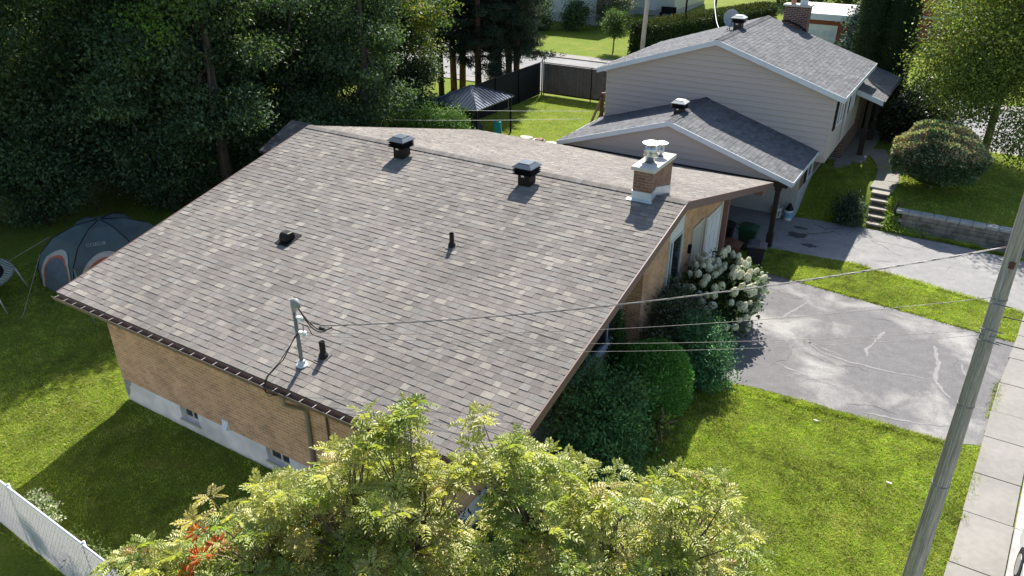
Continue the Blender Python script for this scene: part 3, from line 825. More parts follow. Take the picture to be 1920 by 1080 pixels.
shingle_slope(nr, (PX1,PY0,proof(PX1)), (0,1,0), (-(PX1-PXI),0,NS*(PX1-PXI)), PY1-PY0, Lp, .146, PAL2, WT2, wmin=.16, wmax=.34, seed=23)
nr.prism([(PXI,PY0+.01,proof(PXI)-.004),(PX1,PY0+.01,proof(PX1)-.004),(PX1,PY0+.01,proof(PX1)-.06),(PXI,PY0+.01,proof(PXI)-.06)], (0,PY1-PY0-.02,0), (.14,.14,.15))
nroof_o = nr.build('roof', mt['shingle_grey'], n_house)
ncap = MB(); y = RY0
while y < RY1:
    y1 = min(y+.15, RY1); c = PAL2[rr.choice([0,1,3])]
    for sx in (-1, 1):
        ncap.add([(AX,y,AZ+.035),(AX,y1+.02,AZ+.025),(AX+sx*.15,y1+.02,AZ-NS*.15+.022),(AX+sx*.15,y,AZ-NS*.15+.03)], [(0,1,2,3) if sx < 0 else (3,2,1,0)], c)
    y = y1
ncap.build('ridge_cap', mt['shingle_grey'], nroof_o)
nf = MB(); D = .17
nf.prism([(EVL,RY0,nroof(EVL)+.012),(AX,RY0,AZ+.012),(EVR,RY0,nroof(EVR)+.012),(EVR,RY0,nroof(EVR)-D),(AX,RY0,AZ-D),(EVL,RY0,nroof(EVL)-D)], (0,-.03,0))
nf.box(EVR+.002, EVR+.02, RY0, RY1, nroof(EVR)-.15, nroof(EVR)+.004)
nf.box(EVL-.02, EVL-.002, RY0, RY1, nroof(EVL)-.15, nroof(EVL)+.004)
nf.prism([(PXI,PY0,proof(PXI)+.008),(PX1,PY0,proof(PX1)+.008),(PX1,PY0,proof(PX1)-.19),(PXI,PY0,proof(PXI)-.19)], (0,-.03,0))
pg_ = MB(); pg_.box(PX1+.002, PX1+.05, PY0, PY1, proof(PX1)-.11, proof(PX1)-.01); pg_.build('porch_gutter', mt['beam'], n_house)
nf.build('fascia', mt['white_alu'], n_house)
dpo = MB(); dpo.tube([(EVR-.05,23.3,nroof(EVR)-.1),(NX1+.06,23.3,nroof(EVR)-.4),(NX1+.06,23.3,2.2)], .035, 8); dpo.build('downspout', mt['white_alu'], n_house, smooth=True)
nsf = MB(); nsf.prism([(EVL,RY0+.012,nroof(EVL)-.10),(AX,RY0+.012,AZ-.10),(EVR,RY0+.012,nroof(EVR)-.10),(EVR,RY0+.012,nroof(EVR)-.12),(AX,RY0+.012,AZ-.12),(EVL,RY0+.012,nroof(EVL)-.12)], (0,NY0-RY0-.03,0))
nsf.box(NX1+.02, EVR, NY0, 27, nroof(EVR)-.12, nroof(EVR)-.10)
nsf.build('soffit', mt['white_alu'], n_house)
# upper windows on the street side with black shutters
for y0, y1 in ((21.40,22.65),(24.05,25.05)):
    z0, z1 = 3.16, 4.12; x = NX1+.004
    f = MB()
    for (a,b,c,e) in ((y0,y0+.07,z0,z1),(y1-.07,y1,z0,z1),(y0+.07,y1-.07,z0,z0+.07),(y0+.07,y1-.07,z1-.07,z1),((y0+y1)/2-.02,(y0+y1)/2+.02,z0+.07,z1-.07)):
        f.box(x, x+.06, a, b, c, e)
    o = f.build('window', mt['white'], n_house)
    g = MB(); g.box(x, x+.02, y0+.07, y1-.07, z0+.07, z1-.07); g.build('pane', mt['glass'], o)
    for a, b in ((y0-.34,y0-.01),(y1+.01,y1+.34)):
        s = MB(); s.box(x, x+.035, a, b, z0-.05, z1+.02)
        for q in np.arange(z0, z1, .06): s.box(x+.0352, x+.043, a+.025, b-.025, q, q+.035)
        s.build('shutter', mt['black'], n_house)
# lower brick storey, stucco foundation, window
lw = MB(); lw.box(NX0, 11.46, 20.17, NY1, 1.04, 2.04); lw.build('lower_brick_wall', mt['brick_dark'], n_house)
fs_ = MB(); fs_.box(NX0, 11.47, 20.16, NY1, -.3, 1.038); fs_.build('foundation', mt['stucco'], n_house)
cw_ = MB(); cw_.box(NX0, 11.455, 20.13, 20.168, 1.04, 2.3); cw_.build('carport_back_wall', mt['siding'], n_house)
x = 11.465; f = MB()
for (a,b,c,e) in ((21.15,21.22,1.15,1.95),(21.95,22.02,1.15,1.95),(21.22,21.95,1.15,1.22),(21.22,21.95,1.88,1.95)): f.box(x, x+.06, a, b, c, e)
o = f.build('window', mt['white'], n_house)
g = MB(); g.box(x, x+.02, 21.22, 21.95, 1.22, 1.88); g.build('pane', mt['glass'], o)
for a, b in ((20.9,21.13),(22.04,22.27)):
    s = MB(); s.box(x, x+.035, a, b, 1.1, 1.98); s.build('shutter', mt['black'], n_house)
# lower gable roof over the carport
CX, CZ, CS = 7.52, 3.77, .3165
CL, CR, CY0, CY1 = 3.32, 11.80, 16.85, 20.74
def croof(x): return CZ - CS*abs(x-CX)
cr_ = MB()
Lr = math.hypot(CR-CX, CS*(CR-CX)); Ll = math.hypot(CX-CL, CS*(CX-CL))
shingle_slope(cr_, (CR,CY0,croof(CR)), (0,1,0), (-(CR-CX),0,CS*(CR-CX)), CY1-CY0, Lr, .146, PAL2, WT2, wmin=.16, wmax=.34, seed=31)
shingle_slope(cr_, (CL,CY0,croof(CL)), (0,1,0), ((CX-CL),0,CS*(CX-CL)), CY1-CY0, Ll, .146, PAL2, WT2, wmin=.16, wmax=.34, seed=32)
cr_.prism([(CL,CY0+.01,croof(CL)-.004),(CX,CY0+.01,CZ-.004),(CR,CY0+.01,croof(CR)-.004),(CR,CY0+.01,croof(CR)-.06),(CX,CY0+.01,CZ-.06),(CL,CY0+.01,croof(CL)-.06)], (0,CY1-CY0-.02,0), (.14,.14,.15))
carport_roof = cr_.build('carport_roof', mt['shingle_grey'], n_house)
cc = MB(); y = CY0
while y < CY1:
    y1 = min(y+.15, CY1); c = PAL2[rr.choice([0,1,3])]
    for sx in (-1, 1):
        cc.add([(CX,y,CZ+.035),(CX,y1+.02,CZ+.025),(CX+sx*.15,y1+.02,CZ-CS*.15+.022),(CX+sx*.15,y,CZ-CS*.15+.03)], [(0,1,2,3) if sx < 0 else (3,2,1,0)], c)
    y = y1
cc.build('ridge_cap', mt['shingle_grey'], carport_roof)
cf = MB(); D = .16
cf.prism([(CL,CY0,croof(CL)+.012),(CX,CY0,CZ+.012),(CR,CY0,croof(CR)+.012),(CR,CY0,croof(CR)-D),(CX,CY0,CZ-D),(CL,CY0,croof(CL)-D)], (0,-.03,0))
cf.box(CR+.002, CR+.02, CY0, CY1, croof(CR)-.12, croof(CR)+.003); cf.box(CL-.02, CL-.002, CY0, CY1, croof(CL)-.12, croof(CL)+.003)
cf.build('carport_fascia', mt['white_alu'], n_house)
cg = MB(); cg.prism([(3.6,17.08,2.32),(11.6,17.08,2.32),(11.6,17.08,croof(11.6)-.08),(CX,17.08,CZ-.08),(3.6,17.08,croof(3.6)-.08)], (0,.1,0))
lap_gable(cg, 17.08, lambda z: max(3.6, CX-(CZ-.08-z)/CS), lambda z: min(11.6, CX+(CZ-.08-z)/CS), 2.32, CZ-.08, .205, .042)
cg.build('carport_gable', mt['siding'], n_house)
bm = MB(); bm.box(3.45, 11.62, 17.04, 17.20, 2.12, 2.315); bm.box(11.25, 11.42, 17.2, 20.1, 2.12, 2.3); bm.box(3.45, 3.62, 17.2, 20.1, 2.12, 2.3); bm.build('carport_beam', mt['beam'], n_house)
for x, y in ((11.34,17.12),(3.55,17.12)):
    p = MB(); p.box(x-.075, x+.075, y-.075, y+.075, 0, 2.118); p.box(x-.10, x+.10, y-.10, y+.10, 0, .5); p.box(x-.11,x+.11,y-.079,y+.079,2.0,2.117)
    p.build('carport_post', mt['beam'], n_house, bevel=.008)
# roof furniture
mt['vent_brown'] = M('dark_brown_vent', (.03,.02,.018), rough=.4, var=.2)
mt['hat_pale'] = M('pale_vent_hat', (.55,.55,.53), rough=.4, var=.1)
attic_vent(n_house, 7.60, 23.46, nroof(7.6), h=.30, mat='vent_brown', hat='hat_pale')
attic_vent(n_house, 7.35, 18.3, croof(7.35), h=.24, mat='vent_brown', hat='hat_pale')
cb_ = MB(); cb_.box(8.35, 9.35, 27.5, 28.05, 0, 6.35); cho = cb_.build('chimney', mt['brick_dark'], n_house)
m = MB(); m.box(8.28, 9.42, 27.43, 28.12, 6.352, 6.42); m.build('chimney_slab', mt['slab'], cho)
m = MB(); m.lathe(8.62, 27.78, [(.10,6.42),(.10,6.75),(.08,6.76)], 16); m.lathe(8.62,27.78,[(.16,6.80),(.16,6.83),(.02,6.9)],16); m.build('clay_flue', M('clay_flue', (.45,.25,.15), rough=.7), cho)
m = MB(); m.lathe(9.05, 27.78, [(.16,6.42),(.16,6.62),(.20,6.63),(.20,6.72),(.16,6.74),(.16,6.78),(.20,6.79),(.20,6.90),(.05,6.95)], 18); m.build('metal_flue', mt['white_alu'], cho)
m = MB(); m.tube([(8.35,27.38,nroof(8.35)+.05),(8.6,27.36,nroof(8.6)+.14),(9.1,27.36,nroof(9.1)+.14),(9.4,27.38,nroof(9.4)+.05)], .04, 8); m.build('chimney_cricket', mt['black'], cho, smooth=True)
# satellite dish on the roof
ds = MB(); cen = Vector((7.1, 24.1, nroof(7.1)+.45)); ax = Vector((.35,-.9,.28)).normalized(); u_ = ax.cross(Vector((0,0,1))).normalized(); v_ = u_.cross(ax)
rings = [cen + ax*(.12*(t*t-1)) for t in (0,)]
vs = []; nseg = 24
for t in (.02,.4,.7,1.0):
    for k in range(nseg):
        a = 2*math.pi*k/nseg; vs.append(cen + ax*(.09*t*t) + (u_*math.cos(a)*.30 + v_*math.sin(a)*.34)*t)
fsx = [(i*nseg+k, i*nseg+(k+1)%nseg, (i+1)*nseg+(k+1)%nseg, (i+1)*nseg+k) for i in range(3) for k in range(nseg)]
ds.add(vs, fsx); ds.add([v - ax*.012 for v in vs], [f[::-1] for f in fsx])
dsh = ds.build('satellite_dish', M('dish_grey', (.36,.38,.40), rough=.4, var=.05), n_house, smooth=True)
m = MB(); m.tube([cen-ax*.05, cen-ax*.1-Vector((0,0,.2)), (7.1,24.1,nroof(7.1))], .022, 8); m.tube([cen-v_*.3, cen-v_*.3+ax*.35, cen+ax*.42-v_*.1], .014, 8); m.box(cen.x+ax.x*.42-.04, cen.x+ax.x*.42+.04, cen.y+ax.y*.42-.04, cen.y+ax.y*.42+.04, cen.z+ax.z*.42-.1, cen.z+ax.z*.42-.02)
m.build('dish_arm', mt['galv2'], dsh, smooth=True)
# porch
pc = MB(); pc.box(11.47, 12.95, 25.0, 30.2, .3, 1.02); pc.build('porch_slab', mt['concrete'], n_house)
pw = MB(); pw.box(11.48, 12.02, 25.03, 30.2, 1.02, 3.6); pw.build('porch_wall', mt['brick_dark'], n_house)
for x, y in ((12.62,25.95),(12.66,28.5)):
    p = MB(); p.box(x-.07, x+.07, y-.07, y+.07, 1.02, proof(x)-.065); p.box(x-.10, x+.10, y-.10, y+.10, 1.02, 1.75); p.build('porch_post', mt['beam'], n_house)
st_ = MB(); st_.box(11.9, 12.5, 24.4, 24.98, .8, 1.0); st_.box(11.95, 12.3, 24.0, 24.38, .8, .95); st_.build('porch_step', mt['concrete'], n_house)
# back deck with stairs on the left of the house
dk_ = MB(); dk_.box(2.25, 3.40, 22.9, 26.5, 1.75, 1.85)
for x, y, zt in ((2.3,22.95,2.85),(2.3,24.6,2.85),(2.3,21.6,1.55),(3.3,22.95,1.75)): dk_.box(x-.06, x+.06, y-.06, y+.06, 0, zt)
dk_.prism([(2.26,21.6,1.45),(2.26,22.95,2.70),(2.26,22.95,2.80),(2.26,21.6,1.55)], (.08,0,0))
dk_.prism([(2.26,21.6,.95),(2.26,22.95,2.05),(2.26,22.95,2.12),(2.26,21.6,1.02)], (.08,0,0))
dk_.box(2.26, 2.34, 22.95, 26.5, 2.72, 2.82); dk_.box(2.3, 3.3, 22.90, 22.98, 1.6, 1.75); dk_.box(2.26, 2.34, 22.95, 26.5, 2.15, 2.2)
for i in range(7): dk_.box(2.36, 3.3, 21.55+i*.19, 21.72+i*.19, .25+i*.22, .29+i*.22)
dk_.build('deck_stairs', mt['wood_brown'], n_house)

# front walk, steps, retaining wall
path = MB()
pp_ = [(13.98,22.3),(14.02,23.3),(13.95,24.6),(13.65,25.7),(13.3,26.6),(13.0,27.4)]
for a, b in zip(pp_[:-1], pp_[1:]):
    d = Vector((b[0]-a[0], b[1]-a[1], 0)).normalized(); n = Vector((d.y, -d.x, 0))*.40
    q = [Vector((a[0],a[1],0))-n, Vector((a[0],a[1],0))+n, Vector((b[0],b[1],0))+n-d*.015, Vector((b[0],b[1],0))-n-d*.015]
    path.prism([(v.x, v.y, .80) for v in q], (0,0,.155))
tag(path.build('path', mt['concrete'], bevel=.008), 'concrete front path to the porch of the siding house', 'path', kind='structure')
stp = thing('garden_steps', (13.9, 21.3, 0), 'five pale concrete steps climbing from the pale driveway', 'steps')
mt['step_c'] = M('step_concrete', (.33,.30,.255), rough=.9, var=.15, scale=7)
mt['riser'] = M('shade_brown_riser', (.10,.075,.06), rough=.95, var=.3, scale=6)  # dark brown paints in the shade on the riser faces
for i in range(5):
    y0 = 20.62 + i*.32; xs_ = 14.16 - i*.04; zt = (.16,.33,.52,.71,.885)[i]
    m = MB(); m.box(xs_-.30, xs_+.30, y0, y0+.42, zt-.05, zt); o = m.build('step', mt['step_c'], stp, bevel=.01)
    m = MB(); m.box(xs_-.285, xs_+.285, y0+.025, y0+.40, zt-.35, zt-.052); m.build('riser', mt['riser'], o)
sheet('dirt_strip', [(14.75,20.75),(16.5,20.7),(19.2,20.4),(19.3,21.0),(14.75,21.0)], .007, mt['road'], 'dusty grey strip between the weeds and the retaining wall', 'strip', .05, 9)
rw = thing('retaining_wall', (16.7, 21.1, 0), 'low grey timber-block retaining wall with a pale cap above the driveway', 'wall')
m = MB(); rr2 = random.Random(3)
for c in range(4):
    x = 14.72 + (c % 2)*.2
    while x < 19.3:
        L_ = rr2.uniform(.42,.62); o_ = rr2.uniform(-.014,.014)
        m.box(x, min(x+L_-.008, 19.35), 20.96+o_+c*.012, 21.27, -.02+c*.155+.004, .13+c*.155); x += L_
m.build('wall_blocks', M('weathered_grey_block', (.21,.19,.16), rough=.95, var=.45, scale=4, bump=.7, bscale=40), rw, bevel=.006)
m = MB(); x = 14.70
while x < 19.3:
    m.box(x, x+.393, 20.95, 21.29, .60, .715); x += .396
m.build('wall_cap', M('wall_cap_concrete', (.34,.34,.325), rough=.9, var=.2, scale=8), rw, bevel=.03)

# ------------------------------------------------------------------ bins and buckets
def bin_proto(x, y, rz, col, lidcol, label, s=1.0):
    r = thing('wheelie_bin', (0,0,0), label, 'bin', 'bins beside the garage')
    body = M('bin_body', col, rough=.45, var=.12, scale=4); lid = M('bin_lid', lidcol, rough=.4, var=.1, scale=4)
    m = MB(); m.frustum(0,0,.05,.84,.20,.24,.27,.32); m.frustum(0,0,.80,.85,.285,.335,.29,.34); m.build('bin_body', body, r, local=True, bevel=.02)
    m = MB(); m.prism([(-.30,-.36,.852),(-.30,-.36,.885),(-.30,-.1,.955),(-.30,.2,.955),(-.30,.34,.90),(-.30,.34,.852)], (.60,0,0)); m.build('bin_lid', lid, r, local=True, bevel=.02)
    m = MB(); m.tube([(-.22,.36,.80),(-.22,.43,.86),(.22,.43,.86),(.22,.36,.80)], .018, 8); m.build('handle', body, r, local=True, smooth=True)
    for sx in (-.24, .24):
        m = MB(); m.tube([(sx-.03,.24,.11),(sx+.03,.24,.11)], .11, 16); m.build('wheel', mt['rubber'], r, local=True)
    r.location = (x, y, 0); r.rotation_euler = (0,0,rz); r.scale = (s,s,s)
    return r
bin_proto(10.62, 14.95, 1.5, (.13,.055,.038), (.15,.065,.045), 'brown wheelie bin against the white garage door', .88)
bin_proto(11.34, 15.3, 1.75, (.018,.018,.022), (.10,.105,.115), 'black wheelie bin with grey lid at the edge of the grass strip', .86)
bin_proto(10.75, 16.5, 1.6, (.022,.06,.035), (.025,.075,.042), 'dark green wheelie bin behind the brown one', .9)
bin_proto(10.0, 16.35, 1.6, (.012,.012,.014), (.016,.016,.018), 'black wheelie bin in the shade behind the pink-brown porch post', .9)
def bucket(x, y, label, mark):
    r = thing('bucket', (x, y, 0), label, 'bucket', 'white pails by the stucco wall')
    m = MB(); m.lathe(x, y, [(.135,.006),(.165,.36),(.175,.36),(.175,.385),(.155,.385),(.13,.06),(.01,.06)], 22); m.build('pail', M('white_pail', (.70,.70,.68), rough=.45, var=.06), r, smooth=False)
    m = MB(); m.tube([(x+.17*math.cos(a), y+.17*math.sin(a)-.02, .35-.12*math.sin(-a)*-1 if False else .33-.10*abs(math.sin(a))) for a in np.linspace(math.pi, 2*math.pi, 12)], .006, 6); m.build('bail_handle', mt['galv2'], r, smooth=True)
    return r
def text_mesh(txt, size, mat, parent, loc, rot, name='lettering'):
    c = bpy.data.curves.new(name, 'FONT'); c.body = txt; c.size = size; c.align_x = 'CENTER'; c.align_y = 'CENTER'; c.extrude = .002
    t = bpy.data.objects.new(name, c); COL.objects.link(t)
    dg = bpy.context.evaluated_depsgraph_get()
    me = bpy.data.meshes.new_from_object(t.evaluated_get(dg)); bpy.data.objects.remove(t)
    o = bpy.data.objects.new(name, me); COL.objects.link(o); me.materials.clear(); me.materials.append(mat)
    o.parent = parent; o.location = Vector(loc) - wloc(parent); o.rotation_euler = rot
    return o
b1 = bucket(10.93, 19.93, 'white pail with a black J mark, left of the pair by the stucco wall', 'J')
d_ = Vector((15.96-10.93, -7.39-19.93, 0)).normalized()
text_mesh('J', .24, mt['black'], b1, (10.93+.17*d_.x+.045, 19.93+.155*d_.y-.005, .2), (rad(86), 0, math.atan2(d_.y, d_.x)+math.pi/2))
b2 = bucket(11.32, 19.86, 'white and blue pail holding a pointed black bag, at the wall corner', '')
m = MB(); m.lathe(11.32, 19.86, [(.150,.11),(.1662,.31)], 22); m.build('blue_label', M('blue_label', (.22,.42,.62), rough=.5, var=.3, scale=20), b2)
m = MB(); m.lathe(11.33, 19.88, [(.14,.30),(.15,.40),(.10,.50),(.05,.60),(.01,.64)], 9); m.build('black_bag', mt['black'], b2)

# ------------------------------------------------------------------ tent
tent = thing('dome_tent', (-5.3, 4.5, 0), 'blue-grey dome tent with orange edged windows under the trees', 'tent')
TC = Vector((-5.55, 4.35, 0)); nT = 6; a0 = rad(-62)
ringsT = [(1.95,.0),(1.92,.55),(1.75,1.0),(1.32,1.43),(.68,1.70),(.02,1.80)]
def tpt(k, lvl, frac=0.0):
    """point on the tent panel between rib k and k+1"""
    i = int(lvl); f = lvl - i
    r0, z0 = ringsT[min(i, 5)]; r1, z1 = ringsT[min(i+1, 5)]
    r = r0 + (r1-r0)*f; z = z0 + (z1-z0)*f
    a = a0 + 2*math.pi*k/nT; b = a + 2*math.pi/nT
    p = Vector((math.cos(a)*r, math.sin(a)*r, z)).lerp(Vector((math.cos(b)*r, math.sin(b)*r, z)), frac)
    p += Vector((math.cos((a+b)/2), math.sin((a+b)/2), 0))*(.10*math.sin(math.pi*frac)*-1*(1 if lvl > .2 else 0))
    return TC + p
m = MB(); NF = 6
for k in range(nT):
    vs = [tpt(k, l, j/NF) for l in range(6) for j in range(NF+1)]
    m.add(vs, [(l*(NF+1)+j, l*(NF+1)+j+1, (l+1)*(NF+1)+j+1, (l+1)*(NF+1)+j) for l in range(5) for j in range(NF)])
m.build('tent_fly', M('blue_grey_nylon', (.070,.098,.102), rough=.6, var=.12, scale=3, bump=.2, bscale=8), tent, smooth=False)
m = MB()
for k in range(nT): m.tube([tpt(k, l, 0)+Vector((0,0,.01)) for l in np.linspace(0, 4.9, 16)], .014, 6)
m.build('tent_pole', mt['black'], tent, smooth=True)
def arch(k, s, out, zlo, zhi, f0, f1, n=18):
    """arched outline on panel k, scaled by s about its centre"""
    pts = []
    for i in range(n+1):
        t = math.pi*i/n
        fx_ = .5*(f0+f1) - math.cos(t)*.5*(f1-f0)*s
        lz = zlo + (zhi-zlo)*(math.sin(t)**.6)*s
        p = tpt(k, max(.02, lz), fx_); a = a0+2*math.pi*(k+.5)/nT
        pts.append(p + Vector((math.cos(a), math.sin(a), .25))*out)
    return pts
orange = M('orange_piping', (.42,.10,.05), rough=.6); sand = M('sand_fabric', (.40,.37,.33), rough=.7); mesh_ = M('grey_window_mesh', (.10,.115,.14), rough=.7); dark_ = M('painted_dark_interior', (.012,.013,.018), rough=.9)
def band(name, mat, k, so, si, out, zlo, zhi, f0, f1):
    A1 = arch(k, so, out, zlo, zhi, f0, f1); A2 = arch(k, si, out, zlo, zhi, f0, f1); n = len(A1); mm = MB()
    mm.add(A1 + A2, [(i, i+1, n+i+1, n+i) for i in range(n-1)]); return mm.build(name, mat, tent)
for k, fill in ((5, mesh_), (0, dark_), (4, mesh_)):  # one window is filled near-black to paint the unlit inside
    band('window_border', sand, k, 1.0, .88, .022, .05, 2.55, .08, .92)
    band('orange_trim', orange, k, .88, .82, .026, .05, 2.55, .08, .92)
    A1 = arch(k, .82, .024, .05, 2.55, .08, .92); mm = MB(); mm.add(A1, [tuple(range(len(A1)))]); mm.build('tent_window', fill, tent)
tp = tpt(0, 2.95, .36)
text_mesh('COBOB', .15, M('tent_lettering', (.26,.30,.31), rough=.6), tent, tp + Vector((math.cos(a0+.5)*.06, math.sin(a0+.5)*.06, .05)), (rad(48), 0, a0+rad(30)+math.pi/2), 'lettering')
m = MB()
for a, b in (((-7.2,3.6,1.1),(-8.4,1.4,0)), (tuple(tpt(5,2,0)),(-5.2,1.35,0)), (tuple(tpt(0,2,0)),(-3.2,2.2,0))): m.tube([a, b], .007, 5)
m.build('guy_rope', M('guy_rope', (.35,.35,.34), rough=.7), tent)

# trampoline at the left edge
tr = thing('trampoline', (-6.6, 0.9, 0), 'round trampoline with pale springs and steel legs at the lawn edge', 'trampoline')
tx, ty, tz = -7.35, .75, .78
m = MB(); m.tube([(tx+1.55*math.cos(a), ty+1.55*math.sin(a), tz) for a in np.linspace(0, 2*math.pi, 49)], .025, 8); m.build('frame_ring', mt['galv2'], tr, smooth=True)
m = MB(); m.lathe(tx, ty, [(1.30,tz-.01),(1.30,tz+.01)], 48); m.build('jump_mat', mt['black'], tr)
m = MB()
for a in np.linspace(0, 2*math.pi, 73)[:-1]: m.tube([(tx+1.29*math.cos(a), ty+1.29*math.sin(a), tz), (tx+1.54*math.cos(a), ty+1.54*math.sin(a), tz)], .011, 5)
m.build('springs', M('spring_steel', (.55,.58,.6), rough=.4), tr)
for a in np.linspace(.25, 2*math.pi+.25, 7)[:-1]:
    m = MB(); m.tube([(tx+1.55*math.cos(a), ty+1.55*math.sin(a), tz), (tx+1.75*math.cos(a), ty+1.75*math.sin(a), .02)], .022, 8); m.build('leg', M('leg_steel', (.6,.62,.63), rough=.35, metal=.5) if 'legs' not in mt else mt['legs'], tr, smooth=True)
    mt['legs'] = tr.children[-1].data.materials[0]

# ------------------------------------------------------------------ fences, gazebo, yard things
wf = thing('slat_fence', (4, -3.3, 0), 'white slatted chain-link fence at the near lawn corner', 'fence')
_m2, _n2, _b2 = new_mat('white_slat'); _b2.inputs['Base Color'].default_value = (.86,.84,.84,1); _b2.inputs['Roughness'].default_value = .45
_t2 = _n2.nodes.new('ShaderNodeBsdfTranslucent'); _t2.inputs[0].default_value = (.86,.83,.82,1); _x2 = _n2.nodes.new('ShaderNodeMixShader'); _x2.inputs[0].default_value = .5
_n2.links.new(_b2.outputs[0], _x2.inputs[1]); _n2.links.new(_t2.outputs[0], _x2.inputs[2]); _n2.links.new(_x2.outputs[0], _n2.nodes['Material Output'].inputs['Surface'])
mt['slat'] = _m2
m = MB(); x = -3.0
F0 = lambda x: -3.09 - .045*(x-2.5)
fz = -.5   # the lawn drops towards the fence
k = 0
while x < 7.8:
    y = F0(x); z0 = .02+fz; z1 = .98
    m.add([(x,y,z0),(x+.055,y,z0),(x+.055,y+.012,z0),(x,y+.012,z0),(x,y,z1),(x+.055,y,z1),(x+.055,y+.012,z1),(x,y+.012,z1)], [(0,1,5,4),(2,3,7,6),(4,5,6,7),(1,2,6,5),(3,0,4,7)]); x += .062
m.build('slats', mt['slat'], wf)
m = MB(); m.tube([(-3, F0(-3)+.006, 1.01), (7.8, F0(7.8)+.006, 1.01)], .022, 8)
for z in np.arange(-.4, .98, .11): m.tube([(-3, F0(-3)-.008, z), (7.8, F0(7.8)-.008, z)], .004, 4)
m.build('top_rail', mt['white'], wf, smooth=True)
m = MB(); x = -3.0
while x < 7.8:
    for s in (-1, 1): m.tube([(x, F0(x)-.010, -.45 if s > 0 else .97), (x+1.0, F0(x+1)-.010, .97 if s > 0 else -.45)], .0035, 4)
    x += .1
m.build('wire_mesh', M('white_wire', (.72,.70,.70), rough=.5), wf)
for x in (-2.2, .3, 2.75, 5.2, 7.6):
    m = MB(); m.tube([(x, F0(x)+.035, -.6), (x, F0(x)+.035, 1.05)], .026, 10); m.build('fence_post', mt['white'], wf, smooth=True)

bfn = thing('privacy_fence', (-5.6, 27, 0), 'black privacy mesh fence running from the gazebo to the corner post', 'fence')
m = MB(); m.box(-5.66,-5.63, 19.5, 31.68, .03, 1.82); m.build('privacy_screen', M('black_screen', (.008,.008,.010), rough=.8, var=.1), bfn)
m = MB(); m.tube([(-5.6,19.5,1.86),(-5.6,31.7,1.86)], .024, 8); m.build('top_rail', mt['black'], bfn, smooth=True)
for y in (19.6,22,24.4,26.8,29.2):
    m = MB(); m.tube([(-5.6,y,0),(-5.6,y,1.9)], .028, 8); m.build('fence_post', mt['black'], bfn, smooth=True)
rfn = thing('slatted_back_fence', (-1, 31.75, 0), 'dark brown slatted chain-link fence closing the back yard', 'fence')
m = MB(); x = -5.5; r3 = random.Random(5); 
while x < 3.6:
    c = r3.choice([(.032,.022,.017),(.02,.02,.022),(.024,.022,.02),(.014,.016,.021),(.040,.025,.015)]); k = r3.uniform(.6,1.1)
    m.box(x, x+.058, 31.74, 31.752, .1, 1.80, tuple(v*k for v in c)); x += .066
m.build('slats', M('weathered_slats', (1,1,1), rough=.7, var=.25, scale=5, attr=True), rfn)
m = MB()
for z in (1.84, .12): m.tube([(-5.5,31.77,z),(3.6,31.77,z)], .022, 8)
x = -5.5
while x < 3.6: m.tube([(x,31.75,1.8),(x+.03,31.75,1.9)], .006, 4); x += .066
m.build('rail', mt['black'], rfn)
for x in (-2.4, .8, 3.6):
    m = MB(); m.tube([(x,31.71,0),(x,31.71,1.9)], .032, 8); m.build('fence_post', mt['black'], rfn, smooth=True)
m = MB(); m.tube([(-5.52,31.66,0),(-5.52,31.66,2.02)], .04, 10); m.tube([(-5.42,31.72,0),(-5.42,31.72,1.95)], .025, 10); m.build('corner_post', mt['galv2'], rfn, smooth=True)

gz_ = thing('gazebo', (-4.4, 22.6, 0), 'open gazebo with a dark ribbed metal hip roof', 'gazebo')
gx0, gx1, gy0, gy1, ge, gt_ = -5.80, -2.98, 21.0, 24.3, 1.76, 2.42
mt['gaz'] = M('dark_blue_metal_roof', (.055,.075,.11), rough=.27, metal=.5, var=.1, spec=.7)
m = MB(); ap0 = Vector((-4.37,22.55,gt_)); ap1 = Vector((-4.37,22.65,gt_))
c4 = [Vector((gx0,gy0,ge)),Vector((gx1,gy0,ge)),Vector((gx1,gy1,ge)),Vector((gx0,gy1,ge))]
m.add(c4+[ap0,ap1], [(0,1,4),(1,2,5,4),(2,3,5),(3,0,4,5)]); m.add([c-Vector((0,0,.05)) for c in c4], [(3,2,1,0)])
m.add(c4+[c-Vector((0,0,.05)) for c in c4], [(0,4,5,1),(1,5,6,2),(2,6,7,3),(3,7,4,0)])
m.build('gazebo_roof', mt['gaz'], gz_)
m = MB()
for i in range(4):
    a, b = c4[i], c4[(i+1)%4]; apx = ap0 if i in (0,3) else ap1
    L_ = (b-a).length; n = 15; mid = (a+b)/2
    for j in range(1, n):
        p = a.lerp(b, j/n); q = 1-abs(2*j/n-1); e = p + (apx-mid)*q*.985
        m.tube([p+Vector((0,0,.012)), e+Vector((0,0,.012))], .016, 4)
    m.tube([a+Vector((0,0,.01)), apx+Vector((0,0,.01))], .03, 6)
m.build('roof_rib', mt['gaz'], gz_)
for x, y in ((gx0+.25,gy0+.25),(gx1-.05,gy0+.1),(gx1-.05,gy1-.25),(gx0+.25,gy1-.25)):
    m = MB(); m.box(x-.035,x+.035,y-.035,y+.035,0,ge-.051); m.build('post', mt['black'], gz_)
m = MB(); nn_ = MB()
mt['net'] = M('dark_net', (.02,.02,.022), rough=.9)
for i in range(5):
    y = gy0+.12+i*.03; nn_.box(gx0+.3+i*.12, gx0+.36+i*.12, y, y+.02, .05, ge-.06)
nn_.build('curtain', mt['net'], gz_)
gb = thing('patio_barrel', (-3.8, 21.6, 0), 'dark covered barbecue standing inside the gazebo', 'barbecue')
